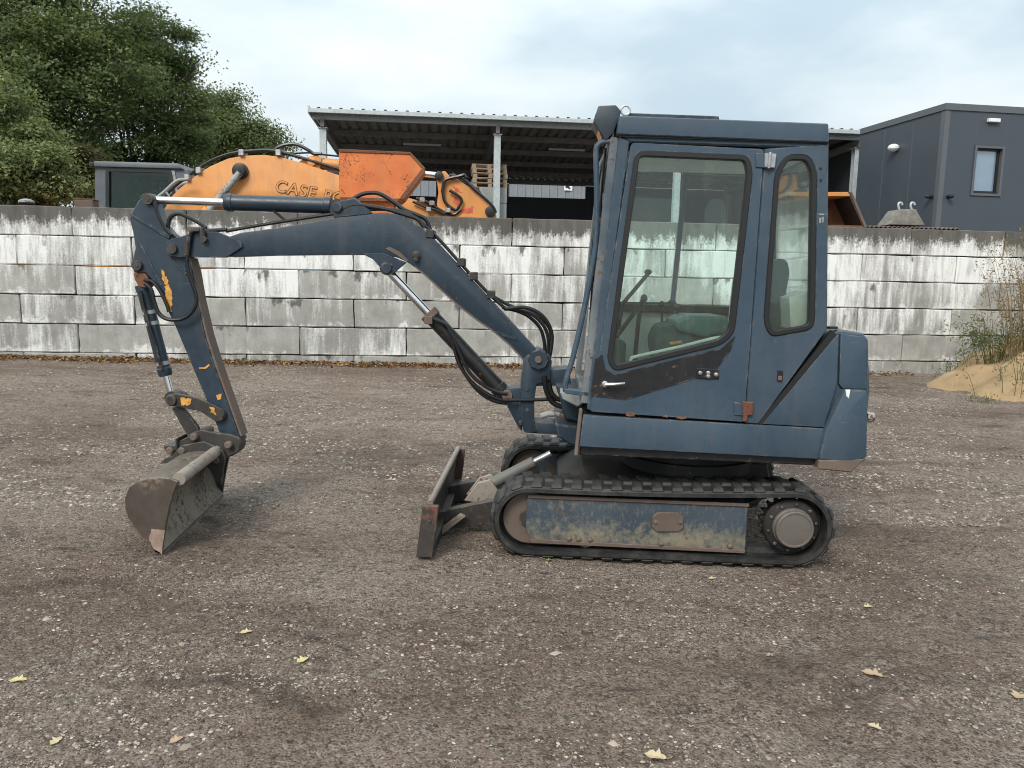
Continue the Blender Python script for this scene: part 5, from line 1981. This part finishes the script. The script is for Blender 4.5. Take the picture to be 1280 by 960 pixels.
for d in (.15, 2.4, 4.8, 7.2, 9.6, 11.8):
    k = MB()
    k.box(SP(0, d, roofz(d) - .20), SU * SL, SN * .09, ZZ * .19)
    k.done('purlin', GALV if d < 1 else DECK, shed, bevel=.004)
posts = [405, 621, 846, 1068]
for x in posts:
    q = onplane(x, 200, SP(0, .3, 0), SN)
    u_ = (q - f0).dot(SU)
    k = MB()                             # rafter
    k.prism([SP(u_ - .06, 0, roofz(0) - .44), SP(u_ - .06, DEP, roofz(DEP) - .44), SP(u_ - .06, DEP, roofz(DEP) - .20), SP(u_ - .06, 0, roofz(0) - .20)], SU * .12)
    k.done('rafter', DECK, shed, bevel=.004)
    for d in (.22, DEP - .4):
        k = MB()
        zt = roofz(d) - .44
        for (a, b, c, e) in ((-.10, -.10, .20, .015), (-.10, .085, .20, .015), (-.006, -.085, .012, .17)):
            k.box(SP(u_ + a, d + b, RY), SU * c, SN * e, ZZ * (zt - RY))
        k.box(SP(u_ - .14, d - .14, zt - .03), SU * .28, SN * .28, ZZ * .03)
        k.done('post', GALV, shed, bevel=.003)
# back wall of the shed: dark panels with a long gap
g0 = (onplane(636, 240, SP(0, DEP, 0), SN) - f0).dot(SU); g1 = (onplane(732, 240, SP(0, DEP, 0), SN) - f0).dot(SU)
g00 = (onplane(505, 240, SP(0, DEP, 0), SN) - f0).dot(SU); g01 = (onplane(545, 240, SP(0, DEP, 0), SN) - f0).dot(SU)
zg0 = onplane(680, 247, SP(0, DEP, 0), SN).z; zg1 = onplane(680, 228, SP(0, DEP, 0), SN).z
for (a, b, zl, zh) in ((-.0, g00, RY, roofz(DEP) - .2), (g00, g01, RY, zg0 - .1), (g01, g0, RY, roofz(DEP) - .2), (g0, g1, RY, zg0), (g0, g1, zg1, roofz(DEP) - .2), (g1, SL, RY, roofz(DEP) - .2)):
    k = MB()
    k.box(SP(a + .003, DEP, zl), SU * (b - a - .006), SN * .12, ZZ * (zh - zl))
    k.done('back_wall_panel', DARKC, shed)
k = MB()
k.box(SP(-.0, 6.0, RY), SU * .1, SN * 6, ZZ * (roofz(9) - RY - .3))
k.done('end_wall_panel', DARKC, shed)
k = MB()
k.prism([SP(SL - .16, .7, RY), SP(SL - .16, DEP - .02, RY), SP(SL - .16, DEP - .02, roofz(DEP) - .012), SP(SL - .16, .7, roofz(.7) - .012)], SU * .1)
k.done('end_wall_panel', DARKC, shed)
for x0, x1, y in ((504, 542, 166), (686, 734, 180)):
    a = onplane(x0, y, SP(0, 3.2, 0), SN); u_ = (a - f0).dot(SU)
    k = MB()
    k.box(SP(u_, 3.2, roofz(3.2) - .28), SU * 1.3, SN * .12, ZZ * .07)
    k.done('strip_light', GALV, shed, bevel=.01)
# hall seen through the gap
FARW = simple('light_cladding', (0.20, 0.215, 0.235), 0.6, .1, .08, 2)
hall = thing('far_hall', 'pale grey corrugated hall seen through the gap at the back of the shed', 'building', SP(0, DEP + 22, RY), SH_YAW)
k = MB()
pr = []
u = -4.0
while u < 30:
    pr += [(u, 0), (u + .28, 0), (u + .33, .06), (u + .55, .06)]
    u += .6
fr_ = [SP(a, DEP + 22 - b, RY) for a, b in pr]
back = [SP(pr[-1][0], DEP + 30, RY), SP(-4, DEP + 30, RY)]
k.prism(fr_ + back, ZZ * 8.4)
k.done('wall', FARW, hall, smooth=False)
k = MB()
k.box(SP(-4.2, DEP + 21.8, RY + 8.4), SU * 34.5, SN * 8.4, ZZ * .25)
k.done('roof', DARKC, hall)
k = MB()
q = onplane(705, 238, SP(0, DEP + 21.9, 0), SN)
k.box(q, SU * .62, -SN * .03, ZZ * .55)
sg_ = k.done('sign', WHITE, hall)
k = MB()
k.box(q + SU * .1 + ZZ * .18 - SN * .032, SU * .30, -SN * .01, ZZ * .26)
k.box(q + SU * .32 + ZZ * .10 - SN * .032, SU * .16, -SN * .01, ZZ * .12)
k.each('sign_mark', BLACK, sg_)

# block divider in the shed with pallets on it
DIVC = simple('divider_concrete', (0.30, 0.31, 0.30), 0.9, 0, .25, 2.5, .3)
dv = onplane(600, 232, SP(0, .1, 0), SN); u_ = (dv - f0).dot(SU)
dwid = (onplane(635.5, 232, SP(0, .1, 0), SN) - f0).dot(SU) - u_
div = thing('divider_wall', 'stack of pale grey concrete blocks seen end on under the pallets', 'wall', SP(u_, .5, RY), SH_YAW)
zt = dv.z
nb = 8
bh = (zt - RY) / nb
dm = block_mesh(dwid - .01, bh - .012, 1.8 - .01, DIVC, 'divider_block_mesh')
for i in range(nb):
    for j in range(4):
        o = bpy.data.objects.new('block', dm)
        C.objects.link(o)
        o.parent = div
        o.location = (dwid / 2 + rnd.uniform(-.008, .008), .9 + 1.8 * j + rnd.uniform(-.006, .006), bh * (i + .5))
def pallet(u, d, z, label, rot=0.0):
    t = thing('pallet', label, 'pallet', SP(u, d, z), SH_YAW + rot, 'wooden pallets stacked on the divider wall')
    au, an = SU, SN
    if rot:
        rm = Matrix.Rotation(rot, 3, 'Z'); au, an = rm @ SU, rm @ SN
    o = Vector(SP(u, d, z))
    wd, dp = 1.1, .9
    def part(nm, boxes):
        for (a, b, c, e, f, g) in boxes:
            k = MB()
            k.box(o + au * a + an * b + ZZ * c, au * e, an * f, ZZ * g)
            k.done(nm, WOODP, t)
    part('deck_board', [(0, .01 + i * .195, .122, wd, .10, .022) for i in range(5)])
    part('block', [(a, b, .022, .13, .13, .1) for a in (0, .485, wd - .13) for b in (0, .385, dp - .13)])
    part('base_board', [(0, b, 0, wd, .13, .022) for b in (0, .385, dp - .13)])
    return t
pu = (onplane(590.5, 220, SP(0, .6, 0), SN) - f0).dot(SU)
labs = ['lowest wooden pallet resting directly on the block stack in the shed', 'second wooden pallet from the bottom of the shed stack', 'third wooden pallet from the bottom of the shed stack',
        'wooden pallet second from the top of the shed stack', 'topmost wooden pallet of the stack in the shed']
for i in range(5):
    pallet(pu + rnd.uniform(-.03, .03), .6 + rnd.uniform(-.02, .02), zt + .003 + i * .147, labs[i], rnd.uniform(-.02, .02))

# ------------------------------------------------------------------ GREY BUILDING
CLAD = simple('grey_cladding', (0.052, 0.065, 0.080), 0.5, 0, .06, 1.2, .02)
CLADT = simple('cladding_trim', (0.10, 0.11, 0.12), 0.45, .1, .06)
K0 = G(1183, 131, 20.0)
bz = K0.z
kb = Vector((K0.x, K0.y, 0))
_far = onplane(1076, 163, K0, UP * 0 + Vector((1, 0, 0)))
# direction of the long side: follow the roofline to where it meets the shed
d2 = ray(1076, 163); t2 = (bz - HCAM) / d2.z
K1 = EYE + d2 * t2
LV = (Vector((K1.x, K1.y, 0)) - kb); LLEN = LV.length; LV.normalize()
FV = Vector((-LV.y, LV.x, 0))
if FV.x < 0:
    FV = -FV
# front face: follow the roofline to the edge of the picture
d3 = ray(1280, 136.5); t3 = (bz - HCAM) / d3.z
K2 = EYE + d3 * t3
RV = (Vector((K2.x, K2.y, 0)) - kb).normalized()
bld = thing('grey_building', 'dark grey panel clad building with one window at the right edge', 'building', (kb.x, kb.y, RY), math.atan2(RV.y, RV.x))
def LF(px, py):
    n = Vector((-LV.y, LV.x, 0)); return onplane(px, py, K0, n)
def RF(px, py):
    n = Vector((-RV.y, RV.x, 0)); return onplane(px, py, K0, n)
lout = Vector((-LV.y, LV.x, 0))
if lout.x > 0:
    lout = -lout
rout = Vector((RV.y, -RV.x, 0))
def panel(a, b, outv, z0, z1, name='wall_panel', hole=None):
    k = MB()
    if hole:
        k.plate([Vector((a.x, a.y, z0)), Vector((b.x, b.y, z0)), Vector((b.x, b.y, z1)), Vector((a.x, a.y, z1))], [hole], -outv * .12)
    else:
        k.prism([Vector((a.x, a.y, z0)), Vector((b.x, b.y, z0)), Vector((b.x, b.y, z1)), Vector((a.x, a.y, z1))], -outv * .12)
    return k.done(name, CLAD, bld, bevel=.012)
# long side panels
bnds = [0.0]
while bnds[-1] < LLEN - .3:
    bnds.append(bnds[-1] + 1.15)
for i in range(len(bnds) - 1):
    panel(kb + LV * (bnds[i] + .13 * (i == 0)), kb + LV * bnds[i + 1], lout, RY, bz - .02)
fx = [0.0] + [(RF(x, 200) - K0).dot(RV) for x in (1222, 1258)]
fx += [fx[-1] + 1.5 * i for i in range(1, 6)]
wp = [RF(1221, 185), RF(1253, 186), RF(1248, 243), RF(1216, 241)]
wx0, wx1 = (wp[0] - K0).dot(RV), (wp[1] - K0).dot(RV)
wz1, wz0 = (wp[0].z + wp[1].z) / 2, (wp[2].z + wp[3].z) / 2
fx = [0.0, wx0 - .06, wx1 + .06] + [wx1 + .06 + 1.5 * i for i in range(1, 6)]
for i in range(len(fx) - 1):
    a, b = kb + RV * fx[i], kb + RV * fx[i + 1]
    if i == 1:
        panel(a, b, rout, RY, wz0 - .06)
        panel(a, b, rout, wz1 + .06, bz - .02)
    else:
        panel(a, b, rout, RY, bz - .02)
k = MB()
k.prism([kb + LV * (bnds[-1]) + ZZ * (bz - .02), kb + ZZ * (bz - .02), kb + RV * fx[-1] + ZZ * (bz - .02), kb + RV * fx[-1] + LV * (bnds[-1]) + ZZ * (bz - .02)], ZZ * .06)
k.done('roof', CLADT, bld)
k = MB()
k.box(kb + lout * .03 + rout * .03 + ZZ * (bz - .12), LV * (bnds[-1]), -lout * .03, ZZ * .16)
k.done('roof_trim', CLADT, bld)
k = MB()
k.box(kb + lout * .03 + rout * .03 + ZZ * (bz - .12), RV * (fx[-1] + .03), -rout * .03, ZZ * .16)
k.done('roof_trim', CLADT, bld)
k = MB()
k.box(kb + lout * .012 + rout * .012 + ZZ * RY, RV * .14, -rout * .02, ZZ * (bz - RY - .14))
k.box(kb + lout * .012 + rout * .010 + ZZ * RY, LV * .14, -lout * .02, ZZ * (bz - RY - .14))
k.each('corner_trim', CLADT, bld)
# window
def RW(x, z, dep=0.0):
    return kb + RV * x + ZZ * z - rout * dep
k = MB()
k.plate([RW(wx0 - .06, wz0 - .06, -.03), RW(wx1 + .06, wz0 - .06, -.03), RW(wx1 + .06, wz1 + .06, -.03), RW(wx0 - .06, wz1 + .06, -.03)],
        [[RW(wx0, wz0, -.03), RW(wx1, wz0, -.03), RW(wx1, wz1, -.03), RW(wx0, wz1, -.03)]], -rout * .18)
win = k.done('window', CLADT, bld)
k = MB()
k.plate([RW(wx0 + .002, wz0 + .002, .07), RW(wx1 - .002, wz0 + .002, .07), RW(wx1 - .002, wz1 - .002, .07), RW(wx0 + .002, wz1 - .002, .07)],
        [[RW(wx0 + .05, wz0 + .07, .07), RW(wx1 - .05, wz0 + .07, .07), RW(wx1 - .05, wz1 - .05, .07), RW(wx0 + .05, wz1 - .05, .07)]], -rout * .06)
k.done('window_frame', BLACK, win)
def mirror_glass():
    k_ = M('window_glass')
    k_.p(Base_Color=(0.02, 0.025, 0.03), Roughness=0.04, Specular_IOR_Level=1.0, Coat_Weight=1.0, Coat_IOR=2.2)
    return k_.m
k = MB()
k.prism([RW(wx0 + .045, wz0 + .06, .09), RW(wx1 - .045, wz0 + .06, .09), RW(wx1 - .045, wz1 - .045, .09), RW(wx0 + .045, wz1 - .045, .09)], -rout * .02)
k.done('pane', GLASSC, win)
SKY_TINT = simple('sky_reflection', (0.50, 0.56, 0.74), 0.35, 0, .05, 4)  # lavender of the mirrored sky, put into this sheet's colour
k = MB()
k.prism([RW(wx0 + .03, wz0 + .03, .13), RW(wx1 - .03, wz0 + .03, .13), RW(wx1 - .03, wz1 - .03, .13), RW(wx0 + .03, wz1 - .03, .13)], -rout * .01)
k.done('reflection_sheet', SKY_TINT, win)  # sheet added behind the pane to pass for its sky reflection
# lamps and small cameras on the facade
q = LF(1121, 185)
k = MB()
k.ball(q + lout * .10, .15, 1, 1, .7)
ld = k.done('lamp_dome', WHITE, bld)
k = MB()
k.cyl(q, q + lout * .06, .1, 14)
k.done('lamp_base', BLACK, ld)
q = RF(1233, 153)
k = MB()
k.box(q, RV * .32, rout * .1, ZZ * .09)
k.done('flood_lamp', WHITE, bld, bevel=.01)
for q, ov in ((LF(1165, 246), lout), (RF(1185, 246), rout)):
    k = MB()
    k.cyl(q, q + ov * .10, .05, 12)
    k.ball(q + ov * .12, .07, 1, 1, .7)
    k.done('wall_camera', BLACK, bld)  # small camera fixed to the cladding

# ------------------------------------------------------------------ SAND HEAP AND WEEDS
SAND = None
def sand_mat():
    k_ = M('sand')
    p = k_.pos()
    f = k_.noise(p, 30, 6, .7)
    b = k_.noise(p, 2.2, 5, .6)
    col = k_.mix(k_.ramp(b, .3, .7), (0.27, 0.185, 0.10), (0.41, 0.295, 0.17))
    col = k_.mix(k_.math('MULTIPLY', k_.ramp(f, .52, .72), .5), col, (0.17, 0.12, 0.075))
    k_.p(Base_Color=col, Roughness=.95, Specular_IOR_Level=.2).bump(k_.math('ADD', f, k_.math('MULTIPLY', b, .4)), .7, .03)
    return k_.m
SAND = sand_mat()
sc_ = G(1345, 450, 12.6)
SX, SY = sc_.x + .65, 12.7
gx = np.arange(SX - 3.2, SX + 3.4, .07); gy = np.arange(SY - 3.0, SY + 1.6, .07)
GX, GY = np.meshgrid(gx, gy)
rr0 = np.sqrt(((GX - SX) / 2.75) ** 2 + ((GY - SY) / 2.3) ** 2)
rr0 = rr0 + .22 * (vnoise(GX * 1.1, GY * 1.3) - .5) + .1 * (vnoise(GX * 3, GY * 3) - .5)
t_ = np.clip(1 - rr0, 0, 1)
HH = 1.75 * t_ ** 0.95 + (.06 * (vnoise(GX * 2.2, GY * 2.6) - .5) + .03 * (vnoise(GX * 6, GY * 6) - .5)) * np.clip(t_ * 5, 0, 1)
GZ = gheight(GX, GY) + HH - np.where(t_ <= 0, .06, 0)
Vv = np.stack([GX, GY, GZ], -1).reshape(-1, 3)
ny_, nx_ = GX.shape
I = np.arange(nx_ * ny_).reshape(ny_, nx_)
Ff = np.stack([I[:-1, :-1], I[:-1, 1:], I[1:, 1:], I[1:, :-1]], -1).reshape(-1, 4)
sh_ = mesh_np('sand_heap', Vv, Ff, SAND, smooth=True)
tag(sh_, 'heap of yellow brown sand against the wall at the right edge', kind='structure')
def sand_z(x, y):
    i = int(np.clip(round((x - gx[0]) / .07), 0, nx_ - 1)); j = int(np.clip(round((y - gy[0]) / .07), 0, ny_ - 1))
    return float(max(GZ[j, i], gheight(np.array([x]), np.array([y]))[0]))
def stalks(name, label, cat, px, y, n, hmin, hmax, spread, lean, mat, leafy, leafsize, group=None):
    p = G(px, 430, y)
    p = Vector((p.x, y, sand_z(p.x, y)))
    t = thing(name, label, cat, p, 0, group)
    k = MB()
    LP, LN = [], []
    for i in range(n):
        a = rnd.uniform(0, 6.283); r0 = abs(rnd.gauss(0, .3)) * spread
        b = Vector((p.x + math.cos(a) * r0, p.y + math.sin(a) * r0 * .6, 0))
        b.z = sand_z(b.x, b.y) - .03
        h = rnd.uniform(hmin, hmax)
        dl = Vector((math.cos(a) * rnd.uniform(.2, 1) * lean + rnd.gauss(0, .1), math.sin(a) * rnd.uniform(.1, .6) * lean, 0)) * h
        pts = [b, b + dl * .25 + ZZ * h * .4, b + dl * .6 + ZZ * h * .75, b + dl + ZZ * h * (1.0 - .25 * lean)]
        k.tube(pts, .0045, 4, 3, r1=.0015)
        for j in range(leafy):
            tt = rnd.uniform(.25, 1)
            q = pts[1].lerp(pts[3], tt) if tt > .3 else pts[0].lerp(pts[1], tt * 2)
            LP.append(list(q + Vector((rnd.gauss(0, .05), rnd.gauss(0, .05), rnd.gauss(0, .04))) * (1 + leafsize * 4)))
            LN.append([rnd.gauss(0, 1), rnd.gauss(0, 1), rnd.gauss(.4, .6)])
    k.done('stems', mat, t, smooth=False)['kind'] = 'stuff'
    LP = np.array(LP) - np.array(p); LN = np.array(LN)
    Vv, Ff = leaf_quads(LP, LN, leafsize * (.5 + nrs.rand(len(LP))), .32, .4)
    mesh_np('leaves', Vv, Ff, mat, t)['kind'] = 'stuff'
    return t
stalks('tall_weed', 'tall dry straw brown weed at the right edge in front of the wall', 'weed', 1290, 12.6, 120, 1.0, 2.2, 1.1, .34, STRAW, 26, .05)
stalks('tall_weed', 'green drooping weed growing between the sand heap and the wall', 'weed', 1248, 12.9, 46, .5, 1.15, .9, .8, WEED, 26, .06)
stalks('tall_weed', 'low green weed hugging the wall left of the sand heap', 'weed', 1200, 13.7, 16, .1, .25, 1.0, .9, WEED, 14, .045)
stalks('tall_weed', 'small green tuft on the front slope of the sand heap', 'weed', 1238, 11.1, 12, .06, .16, .6, .9, WEED, 10, .04)
stalks('tall_weed', 'sparse green stalks on the sand heap at the picture edge', 'weed', 1280, 11.6, 16, .25, .6, .8, .7, WEED, 14, .05)
stalks('tall_weed', 'little bright green weed at the foot of the wall near the arm', 'weed', 311, 13.2, 8, .05, .14, .3, .9, WEED, 10, .04)

# ------------------------------------------------------------------ FALLEN LEAVES
LY = leaf_mat('yellow_leaf', [(0.58, 0.48, 0.22), (0.66, 0.56, 0.30)])
LC = leaf_mat('cream_leaf', [(0.55, 0.45, 0.28), (0.62, 0.52, 0.34)])
LT = leaf_mat('tan_leaf', [(0.45, 0.33, 0.22), (0.5, 0.38, 0.26)])
LG = leaf_mat('green_leaf', [(0.16, 0.22, 0.04), (0.2, 0.26, 0.05)])
def oak_leaf(px, py, ln, rot, mat, label, curl=.3):
    p = ground(px, py)
    for _ in range(3):
        p = ground(px, py, float(gheight(np.array([p.x]), np.array([p.y]))[0]) + .006)
    t = thing('fallen_leaf', label, 'leaf', p, rot, 'fallen leaves on the gravel')
    k = MB()
    n = 9
    outl = []
    for sgn in (1, -1):
        for i in (range(n) if sgn > 0 else range(n - 1, -1, -1)):
            t_ = i / (n - 1)
            wd = (math.sin(t_ * math.pi) ** .7) * .30 * (1 + .38 * math.cos(t_ * 6.283 * 3.2)) + .012
            outl.append((t_ - .5, sgn * wd))
    def sh(x, y):
        return ROOTS_inv(t) @ Vector((x * ln, y * ln, ln * (curl * (y * y * 3 + .25 * x * x) + .02 * math.sin(9 * x))))
    for i in range(n - 1):
        o = len(k.v)
        a, b = outl[i], outl[i + 1]
        c, d = outl[2 * n - 1 - i], outl[2 * n - 2 - i]
        for q in (a, b, (b[0], 0), (a[0], 0), c, d):
            k.v.append(sh(*q))
        k.face((o, o + 1, o + 2, o + 3)); k.face((o + 3, o + 2, o + 5, o + 4))
    k.done('blade', mat, t, smooth=False)
    k = MB()
    k.tube([sh(.45, 0), sh(.6, .02), sh(.72, .06)], ln * .012, 5, 2)
    k.done('stalk', mat, t)
def ROOTS_inv(t):
    return ROOTS[t.name].inverted()
for a in ((22, 850, .065, .2, LY, 'broad pale yellow oak leaf lying at the far left of the gravel'),
          (307, 790, .055, .5, LC, 'cream coloured leaf lying below and right of the bucket'),
          (378, 825, .06, 1.0, LY, 'bright lemon yellow leaf standing on edge left of centre'),
          (819, 945, .075, -.3, LC, 'curled cream leaf at the bottom edge of the picture'),
          (1085, 758, .05, .1, LC, 'small white leaf on the gravel behind the drive sprocket'),
          (1090, 842, .085, -.5, LT, 'crumpled tan leaf among dark stones below the counterweight'),
          (1093, 908, .05, -.8, LC, 'little pale leaf lying below the crumpled tan leaf'),
          (1273, 869, .075, .8, LT, 'pinkish tan curled leaf cut by the right edge'),
          (890, 723, .045, .3, LC, 'tiny pale yellow leaf right beside the bottom of the track'),
          (686, 700, .045, .4, LG, 'green leaf tucked against the front bottom of the track'),
          (70, 926, .05, 1.4, LC, 'small cream leaf near the bottom left corner'),
          (220, 925, .05, .9, LT, 'small tan leaf near the bottom edge, left part')):
    oak_leaf(*a)
